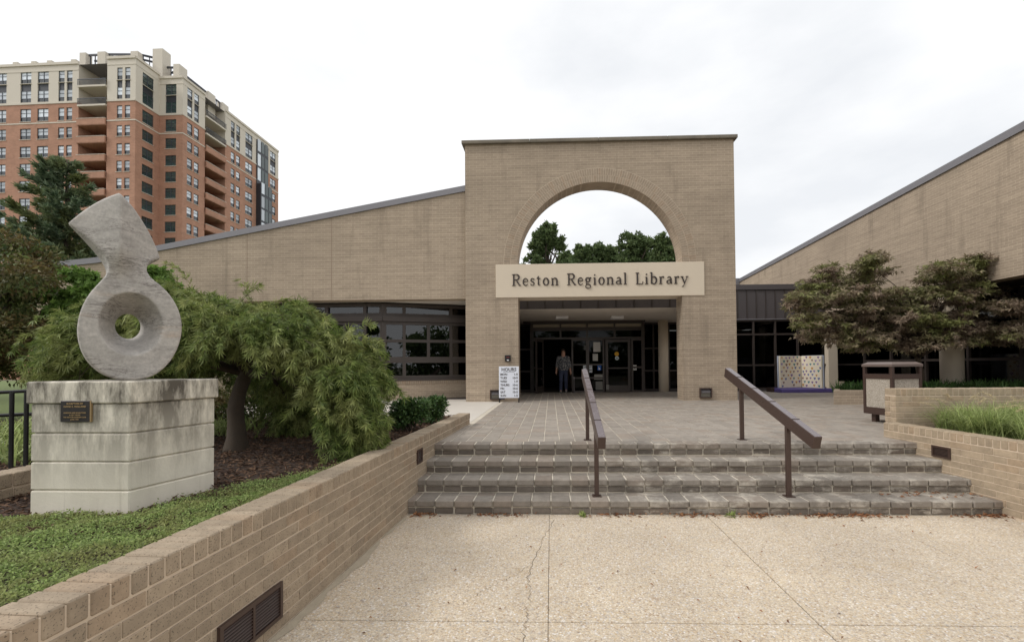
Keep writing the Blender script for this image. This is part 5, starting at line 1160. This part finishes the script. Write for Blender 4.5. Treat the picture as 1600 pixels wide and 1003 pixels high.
# stone piers and steel frames of the roof terrace
def pier(P, d, xa, xb, ytop, back=1.2, w2=1.2):
    nb = np.array([-d[1], d[0]]); P2 = np.array(P)+nb*back; a, b = col_on(P2, d, xa), col_on(P2, d, xb); c = P2+d*(a+b)/2; z1 = zAt(np.array(P)+nb*back, d, (xa+xb)/2, ytop)
    MB().obox((*c, (ZTOP-2.2+z1)/2), (*d, 0), (*nb, 0), (0, 0, 1), (b-a)/2, w2/2, (z1-ZTOP+2.2)/2).build('roof_pier', 'lime', ap, bevel=0.05); return c, z1
pp = [pier(P3, e1, 124, 134, 84, 4.2), pier(P3, e1, 152, 165, 82.5, 4.2), pier(P3, e1, 204, 216, 82, 4.6), pier(Q4, e1, 241, 257, 80, 1.6, 1.8), pier(Q5, e2, 272, 285, 104, 2.2), pier(Q5, e2, 318.5, 330, 146, 2.2), pier(Q5, e2, 341, 351, 163, 2.2)]
for (a, za), (b, zb_) in zip(pp[:-1], pp[1:]):
    z = min(za, zb_)-0.15; d = unit(b-a); nb = np.array([-d[1], d[0]]); ln = np.linalg.norm(b-a)
    MB().obox((*((a+b)/2), z), (*d, 0), (*nb, 0), (0, 0, 1), ln/2-0.4, 0.1, 0.16).build('roof_beam', 'spand', ap)
    MB().obox((*((a+b)/2+nb*1.5), z-0.02), (*d, 0), (*nb, 0), (0, 0, 1), ln/2, 0.1, 0.16).build('roof_beam', 'spand', ap)
    for k in (0.25, 0.5, 0.75):
        c = a+(b-a)*k; MB().obox((*c, (z+ZTOP-0.5)/2), (*d, 0), (*nb, 0), (0, 0, 1), 0.06, 0.06, (z-ZTOP+0.5)/2).build('roof_post', 'spand', ap)
for x in (18, 47, 72, 110):          # small stone merlons on the left parapet
    u = col_on(P3, e1, x); c = np.array(P3)+e1*u+np.array([-e1[1], e1[0]])*0.2; MB().obox((*c, ZTOP+0.3), (*e1, 0), (-e1[1], e1[0], 0), (0, 0, 1), 0.45, 0.3, 0.32).build('merlon', 'lime', ap)

# ================================================================== VEGETATION
M['lace'] = m_leaf('laceleaf_green', srgb(80, 102, 46), srgb(138, 152, 84), srgb(160, 164, 104), 0.34, 2.6)
M['holly'] = m_leaf('holly_green', srgb(54, 80, 44), srgb(98, 124, 72), None, 0.1, 1, 0.3)
M['redmap'] = m_leaf('bronze_maple_leaf', srgb(132, 114, 98), srgb(160, 143, 124), srgb(120, 128, 70), 0.38, 1.3)
M['oak'] = m_leaf('dark_tree_leaf', srgb(84, 104, 66), srgb(124, 140, 92), None, 0.4)
M['dusk'] = m_leaf('dark_shrub_leaf', srgb(66, 84, 42), srgb(104, 116, 64), srgb(116, 94, 62), 0.28, 1.6)
M['spruce'] = m_leaf('blue_spruce_needle', srgb(86, 108, 84), srgb(136, 150, 120), srgb(118, 122, 72), 0.25, 0.7)
M['cover'] = m_leaf('creeping_cover', srgb(122, 146, 78), srgb(176, 192, 124), srgb(154, 156, 100), 0.4, 5.0)
M['grass'] = m_leaf('fountain_grass', srgb(132, 152, 84), srgb(182, 192, 130), None, 0.38)
M['plume'] = m_leaf('pale_plume', srgb(196, 178, 140), srgb(214, 200, 166), None, 0.3)
M['lirio'] = m_leaf('strap_leaf', srgb(52, 84, 42), srgb(88, 116, 62), None, 0.2)
M['mulch'] = m_leaf('mulch_chip', srgb(78, 58, 46), srgb(128, 102, 82), srgb(66, 48, 40), 0.0, 3, 0.95)
M['dead'] = m_leaf('fallen_leaf', srgb(140, 94, 66), srgb(172, 128, 92), srgb(112, 80, 60), 0.1, 5, 0.8)

def limbs(parent, base, forks, pads, r0, mat='bark', reach=0.85, taper=0.35):
    mb = MB(); tr = MB()
    top = np.array(forks[-1]); pts0 = [np.array(base, float)]+[np.array(q_, float) for q_ in forks]; pp_ = []; rr_ = []
    for i_ in range(len(pts0)-1):
        for t_ in np.linspace(0, 1, 6)[:-1]:
            g_ = (i_+t_)/(len(pts0)-1); pp_.append(pts0[i_]*(1-t_)+pts0[i_+1]*t_+np.array((math.sin(g_*9), math.cos(g_*7), 0))*r0*0.14); rr_.append(r0*(1.0-0.42*g_+0.55*max(0, 0.18-g_)/0.18)*(1+random.uniform(-0.07, 0.07)))
    pp_.append(pts0[-1]); rr_.append(r0*0.5); tr.tube(pp_, rr_, 11)
    tr.build('trunk', mat, parent, smooth=True)
    for c, r in pads:
        c = np.array(c, float); s = np.array(random.choice(forks[max(0, len(forks)-2):])); e = s+(c-s)*reach; m1 = s+(c-s)*0.4+np.array((random.gauss(0, 0.08), random.gauss(0, 0.08), 0.12))*np.linalg.norm(c-s)
        mb.tube([s, m1, e], [r0*taper, r0*taper*0.65, r0*taper*0.25], 6)
    mb.build('limb', mat, parent, smooth=True)

# -- weeping laceleaf maple
def weeping_maple():
    ctr = np.array((-3.62, 5.15)); t = thing('weeping_maple', 'green laceleaf weeping maple with drooping crown right of the plinth', 'tree', (-3.58, 5.0, 0.7))
    # skirt outline: crown reaches these plan radii / heights
    pads = []
    def pad(px, py, Y, rx, rz, ry=None):
        p = atY(px, py, Y); pads.append(((p[0], Y, p[2]), (rx*Y/F, ry or rx*Y/F*0.9, rz*Y/F)))
    for px, py, Y, rx, rz in ((215, 470, 5.6, 40, 26), (270, 470, 5.3, 46, 28), (265, 500, 4.6, 46, 30), (330, 488, 5.0, 48, 24), (320, 520, 4.5, 48, 30), (385, 500, 5.0, 48, 26), (385, 530, 4.5, 46, 28), (440, 500, 5.1, 44, 24), (440, 530, 4.6, 46, 32), (490, 510, 5.0, 40, 26), (500, 545, 4.7, 42, 32), (545, 545, 4.8, 34, 30), (550, 585, 4.7, 34, 30), (520, 590, 4.55, 38, 28),
                              (560, 615, 4.7, 38, 26), (580, 650, 4.75, 30, 30), (540, 650, 4.55, 38, 34), (560, 685, 4.6, 32, 24), (590, 620, 4.9, 22, 30), (505, 625, 4.7, 30, 26),
                              (300, 540, 5.6, 50, 34), (230, 540, 5.3, 40, 40), (180, 500, 5.2, 34, 30), (140, 540, 5.0, 36, 40), (115, 585, 5.0, 32, 32), (150, 590, 5.2, 40, 30), (100, 530, 5.5, 26, 26), (215, 580, 5.4, 40, 26),
                              (450, 560, 5.9, 50, 40), (520, 580, 6.0, 40, 40), (380, 560, 6.2, 50, 30), (560, 600, 5.7, 30, 40), (270, 580, 6.2, 40, 30), (470, 640, 6.3, 50, 30)):
        pad(px, py, Y, rx, rz)
    nT = 4100; P0, D0 = in_pads(pads, nT, 0.35); Ps = []; As = []; tw = MB()
    for i_ in range(len(P0)):
        p = P0[i_]; o_ = np.array((p[0]-ctr[0], p[1]-ctr[1], 0.0)); o_ = o_/(np.linalg.norm(o_)+1e-6); g_ = math.sin(p[0]*5.1+1.3)*math.sin(p[1]*4.7+p[2]*3.1)+math.sin(p[2]*9.3+p[0]*3.7)*0.6
        if g_ < -0.62: continue                     # gaps between the sprays
        d = unit(o_*random.uniform(0.3, 1.1)+D0[i_]*0.5+np.array((random.gauss(0, 0.45), random.gauss(0, 0.45), random.uniform(-0.25, 0.32)))); L_ = random.uniform(0.14, 0.42); m_ = int(3+L_*22); q = p.copy(); st_ = [tuple(q)]
        for k in range(m_):
            d = unit(d+np.array((0, 0, -0.17))); q = q+d*L_/m_; Ps.append(q.copy()); As.append(unit(d*0.8+np.array((random.gauss(0, 0.5), random.gauss(0, 0.5), random.gauss(0, 0.3)-0.28))))
        if i_ % 5 == 0: tw.tube([p, p*0.5+q*0.5+np.array((0, 0, 0.02)), q], [0.004, 0.003, 0.0015], 4)
    P = np.array(Ps); ax = np.array(As); keep = ~((P[:, 1] < 4.85) & (P[:, 2] < 1.58+0.10*np.sin(P[:, 0]*7)) & (P[:, 0] < -2.66)) & ~((P[:, 0] > -1.80+0.043*P[:, 1]-0.14) & (P[:, 2] < 1.05)); P, ax = P[keep], ax[keep]
    leaves('crown', P, ax, 0.105, 0.0125, 'lace', t, 5, 0.9, 0.1); tw.build('twig', 'bark', t, kind='stuff')
    # upright spray of the neighbouring branch tips above the crown
    f = [(-3.60, 5.02, 1.15), (-3.50, 5.05, 1.55), (-3.46, 5.08, 1.80)]
    limbs(t, (-3.60, 5.0, 0.62), f, [p for p in pads], 0.095, 'bark_d', 0.8, 0.42)
    return t
weeping_maple()
# light green young tree left of the sculpture (behind the weeping maple)
t = thing('young_tree', 'small bright green tree in front of the left wing wall beside the sculpture', 'tree', (-8.2, 8.6, 0.6))
pads = []
for px, py, rx, rz in ((110, 485, 22, 14), (150, 455, 20, 12), (128, 432, 16, 9), (240, 430, 16, 14), (95, 462, 14, 8), (255, 450, 20, 14), (130, 505, 30, 14)):
    p = atY(px, py, 8.6); pads.append(((p[0], 8.6, p[2]), (rx*8.6/F, 0.35, rz*8.6/F)))
P, D = in_pads(pads, 5200, 0.35); leaves('crown', P, unit(D*0.6+np.array((0, 0, -0.3))+rng.normal(size=P.shape)*0.6), 0.11, 0.045, m_leaf('young_leaf', srgb(96, 128, 56), srgb(128, 156, 80), None, 0.35), t, 3, 0.6)
limbs(t, (-8.2, 8.6, 0.5), [(-8.2, 8.6, 1.6), (-8.1, 8.6, 2.3)], pads, 0.06, 'bark_d')
# holly shrubs
def shrub(label, name, px, py, Y, rx, rz, nlv, mat='holly', leaf=(0.055, 0.03), cat='shrub'):
    c = atY(px, py, Y); t = thing(name, label, cat, (float(c[0]), Y, 0.72)); pads = []
    for k in range(12):
        a = random.uniform(0, 6.28); q = random.uniform(0.2, 0.7); pads.append(((c[0]+math.cos(a)*rx*q, Y+math.sin(a)*rx*q*0.9, c[2]+random.uniform(-0.5, 0.55)*rz), (rx*0.5, rx*0.5, rz*0.42)))
    P, D = in_pads(pads, nlv, 0.5); ok = P[:, 2] > 0.71; P, D = P[ok], D[ok]
    leaves('foliage', P, unit(D+np.array((0, 0, 0.25))+rng.normal(size=P.shape)*0.6), leaf[0], leaf[1], mat, t)
    st = MB()
    for k in range(7): q = pads[k][0]; st.tube([(c[0]+random.gauss(0, 0.03), Y+random.gauss(0, 0.03), 0.66), (c[0]*0.5+q[0]*0.5, Y*0.5+q[1]*0.5, 0.8), q], [0.012, 0.009, 0.004], 5)
    st.build('stem', 'bark_d', t); return t
shrub('dark holly shrub nearest the weeping maple beside the wall', 'holly_shrub', 643, 645, 6.2, 0.27, 0.26, 3600)
shrub('dark holly shrub at the far end of the brick wall', 'holly_shrub', 672, 640, 7.1, 0.24, 0.22, 3000)
shrub('dark low shrub in the shade under the weeping maple', 'holly_shrub', 492, 645, 6.6, 0.38, 0.30, 3000)
shrub('low shaded shrub directly behind the maple trunk', 'holly_shrub', 430, 625, 7.3, 0.7, 0.42, 4200, 'dusk', (0.07, 0.03))
shrub('low green shrub behind the plinth near the maple', 'holly_shrub', 330, 640, 7.2, 0.6, 0.5, 3800, 'dusk', (0.07, 0.03))

# -- dark reddish tree at the left edge
t = thing('dark_tree', 'dark green and rust leaved tree at the left edge beside the plinth', 'tree', (-11.5, 8.6, 0.6)); pads = []
for k in range(34):
    px = random.uniform(-190, 62); top = 395 if px > 20 else 375; py = random.uniform(top+10, 600); p = atY(px, py, random.uniform(7.6, 9.6)); pads.append((tuple(p), (0.55, 0.55, 0.36)))
for px, py in ((55, 400), (62, 455), (48, 430), (58, 500), (66, 540), (30, 385), (5, 380)): p = atY(px, py, 8.4); pads.append((tuple(p), (0.34, 0.4, 0.24)))
P, D = in_pads(pads, 26000, 0.3); leaves('crown', P, unit(D*0.5+np.array((0, 0, -0.35))+rng.normal(size=P.shape)*0.6), 0.10, 0.05, 'dusk', t)
limbs(t, (-11.5, 8.6, 0.5), [(-11.4, 8.6, 1.5), (-11.5, 8.6, 2.4)], pads[::2], 0.13, 'bark_d')

# -- blue spruce behind the left wing
def spruce():
    Yc = 24.0; c = atY(104, 300, Yc); t = thing('blue_spruce', 'dull blue green spruce rising behind the left wing roof', 'tree', (float(c[0]), Yc, 0.0)); zt = float(atY(98, 250, Yc)[2]); x0 = float(c[0])
    mb = MB(); mb.tube([(x0, Yc, -0.03), (x0+0.1, Yc, zt*0.6), (x0, Yc, zt)], [0.28, 0.18, 0.03], 8); mb.build('trunk', 'bark_d', t, smooth=True)
    Ps = []; As = []; br = MB(); z = zt-0.15
    while z > 3.0:
        f = (zt-z)/(zt-2.0); rad = 0.5+4.0*f**0.7; nb_ = int(5+6*f)
        for k in range(nb_):
            a = random.uniform(0, 6.28); L_ = rad*random.uniform(0.35, 1.15)*(1.0+0.25*math.cos(a)); d = np.array((math.cos(a), math.sin(a), random.uniform(0.0, 0.28))); m_ = int(14+30*L_)
            tt = rng.random(m_)**0.7; base = np.array((x0, Yc, z))+d*L_*tt[:, None]; base[:, 2] += -0.12*L_*tt+0.22*L_*tt**2
            lat = np.cross(d, (0, 0, 1)); w_ = 0.42*L_*(1-tt)*0.55+0.10; base += lat*(rng.uniform(-1, 1, m_)*w_)[:, None]; base[:, 2] += rng.normal(0, 0.06, m_)
            Ps.append(base); As.append(unit(d*0.9+lat*rng.uniform(-0.8, 0.8, m_)[:, None]+np.array((0, 0, 0.25))+rng.normal(size=(m_, 3))*0.3))
            br.tube([(x0, Yc, z), tuple(np.array((x0, Yc, z))+d*L_*0.9+np.array((0, 0, 0.08*L_)))], [0.03, 0.008], 4)
        z -= random.uniform(0.26, 0.46)
    br.build('limb', 'bark_d', t); P = np.concatenate(Ps); A = np.concatenate(As); leaves('crown', P, A, 0.36, 0.085, 'spruce', t, 3, 0.55, 0.2)
spruce()
# -- trees seen through the arch
def far_tree(label, px, py_top, py_bot, rx, Y, seed, dens=2600):
    random.seed(seed); c = atY(px, (py_top+py_bot)/2, Y); zt = float(atY(px, py_top, Y)[2]); R = rx*Y/F; t = thing('background_tree', label, 'tree', (float(c[0]), Y, -0.02), 'trees behind the library'); pads = []
    zb_ = max(3.0, float(atY(px, py_bot, Y)[2])-1.2)
    subs = [(c[0], zt-0.30*(zt-zb_), 0.42*R)]
    for k in range(15):
        f = random.random()**1.2; a = random.uniform(0, 6.28); q_ = R*(1.0-0.62*f)*random.uniform(0.2, 0.95); subs.append((c[0]+math.cos(a)*q_, zb_+f*(zt-zb_)*0.84, R*random.uniform(0.28, 0.42)))
    for (sx_, sz_, sr_) in subs:
        for k in range(16):
            u_ = unit(np.array((random.gauss(0, 1), random.gauss(0, 1), random.gauss(0, 1))))*sr_*random.uniform(0.3, 1.12); s = random.uniform(0.10, 0.26)*sr_+0.12
            pads.append(((sx_+u_[0], Y+u_[1], min(sz_+u_[2], zt-0.1)), (s, s, s*0.7)))
    P, D = in_pads(pads, dens*3, 0.0); leaves('crown', P, unit(D*0.5+rng.normal(size=P.shape)*0.7), 0.30, 0.18, 'oak', t)
    limbs(t, (c[0], Y, -0.1), [(c[0], Y, zb_*0.6), (c[0]+0.1, Y, zb_+0.4), (c[0], Y, (zb_+zt)/2)], pads[::6], 0.2, 'bark_d')
far_tree('dense round tree at the left of the arch opening', 855, 349, 412, 42, 44, 1, 7500)
far_tree('low tree left of centre in the arch opening', 912, 384, 412, 28, 46, 2, 3600); far_tree('low tree at the centre of the arch opening', 942, 379, 412, 30, 47, 3, 3600)
far_tree('loose tree right of centre in the arch opening', 992, 364, 412, 40, 45, 4, 5000); far_tree('loose tree at the right of the arch opening', 1040, 363, 412, 36, 44, 5, 4600)
far_tree('low dark tree filling the gap beside the dense round one', 885, 395, 412, 28, 50, 8, 3600); far_tree('low tree behind the two loose trees in the arch', 1016, 386, 412, 32, 50, 9, 3600)
random.seed(11)
# -- bronze maple in the court planter
def red_maple():
    Y0 = 12.6; t = thing('bronze_maple', 'spreading bronze leaved maple in the planter right of the entrance', 'tree', (9.8, Y0, 0.87)); pads = []
    spots = [(1262, 470, 26, 14), (1268, 500, 28, 16), (1290, 445, 28, 18), (1285, 525, 30, 14), (1320, 450, 28, 20), (1318, 480, 34, 18), (1330, 515, 36, 18), (1362, 440, 22, 24), (1360, 475, 36, 18), (1375, 510, 38, 18), (1400, 470, 34, 16), (1410, 500, 38, 20), (1440, 470, 32, 18), (1440, 510, 36, 22), (1470, 440, 26, 26), (1480, 420, 26, 14), (1500, 455, 36, 20), (1480, 490, 38, 18), (1520, 420, 30, 14), (1540, 450, 34, 18), (1530, 490, 40, 18), (1570, 470, 36, 16), (1575, 505, 38, 20), (1540, 525, 34, 14), (1490, 525, 34, 14), (1430, 535, 34, 10), (1350, 535, 34, 10), (1620, 480, 36, 22), (1620, 515, 36, 20), (1355, 418, 10, 10), (1290, 425, 12, 8), (1535, 403, 24, 7), (1365, 402, 6, 7), (1250, 462, 14, 8)]
    for px, py, rx, rz in spots:
        for k in range(int(6+rx*rz/70)):
            a = random.uniform(0, 6.28); q_ = random.random()**0.45; Y = Y0+random.uniform(-1.5, 1.0); p = atY(px+math.cos(a)*q_*rx*1.05, py+math.sin(a)*q_*rz*1.08, Y); s_ = random.uniform(0.16, 0.40); pads.append((tuple(p), (s_, s_, s_*random.uniform(0.16, 0.34))))
    P, D = in_pads(pads, 30000, 0.05); ax = unit(D*np.array((0.8, 0.8, 0.2))+np.array((0, 0, -0.2))+rng.normal(size=P.shape)*np.array((0.6, 0.6, 0.35))); leaves('crown', P, ax, 0.125, 0.04, 'redmap', t, 3, 0.95, 0.15, nrm=unit(rng.normal(size=P.shape)*0.5+np.array((0, -0.3, 1.0))))
    b = atY(1438, 600, Y0); f = [(b[0], Y0, 1.35), (b[0]-0.05, Y0, 1.75), (b[0]+0.05, Y0, 2.15)]
    limbs(t, (b[0], Y0, 0.8), f, pads[::7], 0.10, 'bark', 0.85, 0.26)
    return t
red_maple()
# -- strap-leaf plants in the far planter
def straps(label, x0, x1, Y0, Y1, z, n, L_=0.38, mat='lirio', name='strap_leaf_plants'):
    base = np.stack([rng.uniform(x0, x1, n), rng.uniform(Y0, Y1, n), np.full(n, z)], 1); a = rng.uniform(0, 6.28, n); d = np.stack([np.cos(a), np.sin(a)], 1)
    Vs = []; segs = 4; w0 = 0.012
    ll = L_*rng.uniform(0.6, 1.2, n); lean = rng.uniform(0.3, 1.0, n)
    for k in range(segs+1):
        t_ = k/segs; r_ = ll*lean*t_**1.3*0.8; zz_ = ll*(t_*1.0-0.65*lean*t_**2.4); c = base.copy(); c[:, 0] += d[:, 0]*r_; c[:, 1] += d[:, 1]*r_; c[:, 2] += zz_; w_ = w0*(1-t_**2)+0.001
        Vs.append(c+np.stack([-d[:, 1]*w_, d[:, 0]*w_, 0*a], 1)); Vs.append(c-np.stack([-d[:, 1]*w_, d[:, 0]*w_, 0*a], 1))
    V = np.stack(Vs, 1).reshape(-1, 3); st = 2*(segs+1); q_ = np.array([(2*k, 2*k+1, 2*k+3, 2*k+2) for k in range(segs)]); Fq = (np.arange(n)[:, None, None]*st+q_[None]).reshape(-1, 4)
    o = link_mesh(name, raw_mesh(name, V, Fq), mat, kind='stuff'); tag(o, label, 'plants'); return o
straps('dark green strap leaved ground cover in the court planter', 7.6, 13.8, 11.7, 12.4, 0.86, 3600, 0.42)
straps('pale green plants behind the black railing', -8.5, -4.6, 4.2, 7.0, 0.66, 2600, 0.35, 'grass', 'border_plants')
# -- fountain grass in the right planter
def fountain(n=11500):
    nt_ = 60; cy = rng.uniform(4.5, 6.2, nt_); cx = 4.98+0.25*(6.2-cy)*0.5+rng.random(nt_)*2.3; k_ = rng.integers(0, nt_, n); base = np.stack([cx[k_]+rng.normal(0, 0.06, n), cy[k_]+rng.normal(0, 0.06, n), np.full(n, 0.72)], 1)
    a = rng.uniform(0, 6.28, n); d = np.stack([np.cos(a), np.sin(a)], 1); ll = rng.uniform(0.26, 0.58, n); lean = rng.uniform(0.35, 1.2, n); Vs = []; segs = 5
    for k in range(segs+1):
        t_ = k/segs; r_ = ll*lean*t_**1.4*0.85; zz_ = ll*(t_-0.55*lean*t_**2.6); c = base.copy(); c[:, 0] += d[:, 0]*r_; c[:, 1] += d[:, 1]*r_; c[:, 2] += zz_; w_ = 0.0035*(1-t_**2)+0.0004
        Vs.append(c+np.stack([-d[:, 1]*w_, d[:, 0]*w_, 0*a], 1)); Vs.append(c-np.stack([-d[:, 1]*w_, d[:, 0]*w_, 0*a], 1))
    V = np.stack(Vs, 1).reshape(-1, 3); st = 2*(segs+1); q_ = np.array([(2*k, 2*k+1, 2*k+3, 2*k+2) for k in range(segs)]); Fq = (np.arange(n)[:, None, None]*st+q_[None]).reshape(-1, 4)
    o = link_mesh('fountain_grass', raw_mesh('fountain_grass', V, Fq), 'grass', kind='stuff'); tag(o, 'tall bright green fountain grass in the right planter', 'grass')
    Ps = []; As = []
    for k in range(46):
        i = random.randrange(nt_); b = np.array((cx[i], cy[i], 0.72)); a = random.uniform(0, 6.28); L_ = random.uniform(0.5, 0.8); ln = random.uniform(0.6, 1.05)
        for t_ in np.linspace(0.72, 1.0, 26):
            p = b+np.array((math.cos(a)*L_*ln*t_**1.3*0.8, math.sin(a)*L_*ln*t_**1.3*0.8, L_*(t_-0.42*ln*t_**2.4)))
            for q in range(3): Ps.append(p+rng.normal(0, 0.004, 3)); As.append(np.array((math.cos(a)*ln, math.sin(a)*ln, 0.4-ln*t_*0.7))+rng.normal(0, 0.35, 3))
    o = leaves('grass_plumes', np.array(Ps), np.array(As), 0.028, 0.004, 'plume', None, kind='stuff'); tag(o, 'pale seed plumes arching over the fountain grass', 'grass')
fountain()
# -- creeping ground cover along the left wall
def cover():
    n = 330000; Y = rng.uniform(0.5, 4.35, n); u = rng.random(n); X = -1.80+0.043*Y-0.2-u*4.6
    lim = np.where(Y < 2.7, 5.0, np.maximum(0.0, (4.3-Y)*0.42)); ok = (u*4.6) < lim+rng.normal(0, 0.06, n); X, Y = X[ok], Y[ok]
    px_ = C0; ins = (Y > 2.78) & (X < -2.65+(Y-2.75)*0.268) & (X > -3.3); X, Y = X[~ins], Y[~ins]
    Z = 0.715+0.03*np.sin(X*1.7+Y)*np.sin(Y*1.3)-0.03*np.clip((-1.80+0.043*Y-0.3-X)/1.5, 0, 1)+rng.uniform(0, 0.032, len(X))+0.014*np.sin(X*9)*np.sin(Y*11)+0.01; P = np.stack([X, Y, Z], 1)
    o = leaves('ground_cover', P, unit(rng.normal(size=P.shape)*np.array((1, 1, 0.5))+np.array((0, 0, 0.35))), 0.017, 0.0085, 'cover', None, kind='stuff', nrm=unit(rng.normal(size=P.shape)*0.55+np.array((0.0, -0.2, 1.0)))); tag(o, 'low bright green creeping ground cover along the retaining wall', 'ground cover')
cover()
# -- bark mulch
n = 26000; Y = rng.uniform(2.3, 8.0, n); X = np.array([wx(y) for y in Y])-0.2-rng.random(n)**1.2*5.2; P = np.stack([X, Y, np.array([bedz(a, b) for a, b in zip(X, Y)])+rng.uniform(0.002, 0.022, n)], 1)
o = leaves('mulch', P, rng.normal(size=P.shape)*np.array((1, 1, 0.22)), 0.05, 0.018, 'mulch', None, kind='stuff', nrm=unit(rng.normal(size=P.shape)*0.35+np.array((0, 0, 1.0)))); tag(o, 'brown bark mulch over the planting bed', 'mulch')
# -- fallen leaves along the lowest step
def litter(n, xs0, xs1, y0, y1, z, L_, name, label, clump=True):
    if clump:
        cx = rng.uniform(xs0, xs1, 26); k_ = rng.integers(0, 26, n); X = cx[k_]+rng.normal(0, 0.12, n); X = X.clip(xs0, xs1); Y = y1-np.abs(rng.normal(0, (y1-y0)*0.33, n))
    else: X = rng.uniform(xs0, xs1, n); Y = rng.uniform(y0, y1, n)
    P = np.stack([X, Y, z+rng.uniform(0.004, 0.02, n)], 1); o = leaves(name, P, rng.normal(size=P.shape)*np.array((1, 1, 0.25)), L_, L_*0.5, 'dead', None, kind='stuff', nrm=unit(rng.normal(size=P.shape)*0.45+np.array((0, 0, 1.0))), fold=0.3); tag(o, label, 'leaves'); return o
litter(520, -1.5, 4.85, 4.78, 4.92, 0.0, 0.045, 'fallen_leaves', 'dry fallen leaves gathered at the foot of the lowest step'); litter(60, -1.5, 5.0, 2.4, 4.8, -0.002, 0.03, 'scattered_leaves', 'few scattered leaf bits on the pebble paving', False)
litter(40, 3.6, 4.7, 5.0, 5.25, 0.15, 0.05, 'step_leaves', 'dry leaves on the lowest tread by the planter wall', False)
for px, lab in ((910, 'small weed tuft at the foot of the steps by the middle handrail'), (1142, 'small weed tuft at the foot of the steps by the right handrail')):
    p = atZ(px, 806, 0.0); P = np.array([p]*26)+rng.normal(0, 0.018, (26, 3))*np.array((1, 0.5, 0.2))+np.array((0, -0.02, 0.01)); o = leaves('weed_tuft', P, unit(rng.normal(size=(26, 3))+np.array((0, -0.4, 0.9))), 0.06, 0.024, 'grass'); tag(o, lab, 'weed')
# -- mass of woodland across the road behind the viewpoint (shows in the window reflections)
Ps = []; Ds = []
for k in range(16):
    x = -46+k*6+random.uniform(-2, 2); h = random.uniform(4, 9); pads = [((x+random.gauss(0, 1.8), -40+random.gauss(0, 2), random.uniform(0.5, h)), (1.7, 1.7, 1.4)) for q in range(20)]; P, D = in_pads(pads, 2200, 0.25); Ps.append(P); Ds.append(D)
P = np.concatenate(Ps); D = np.concatenate(Ds); o = leaves('woodland', P, unit(D+rng.normal(size=P.shape)*0.7), 0.7, 0.45, 'oak', None, kind='stuff'); tag(o, 'belt of green trees across the road mirrored in the windows', 'trees')

for o in bpy.data.objects:
    if '_base' in o: del o['_base']
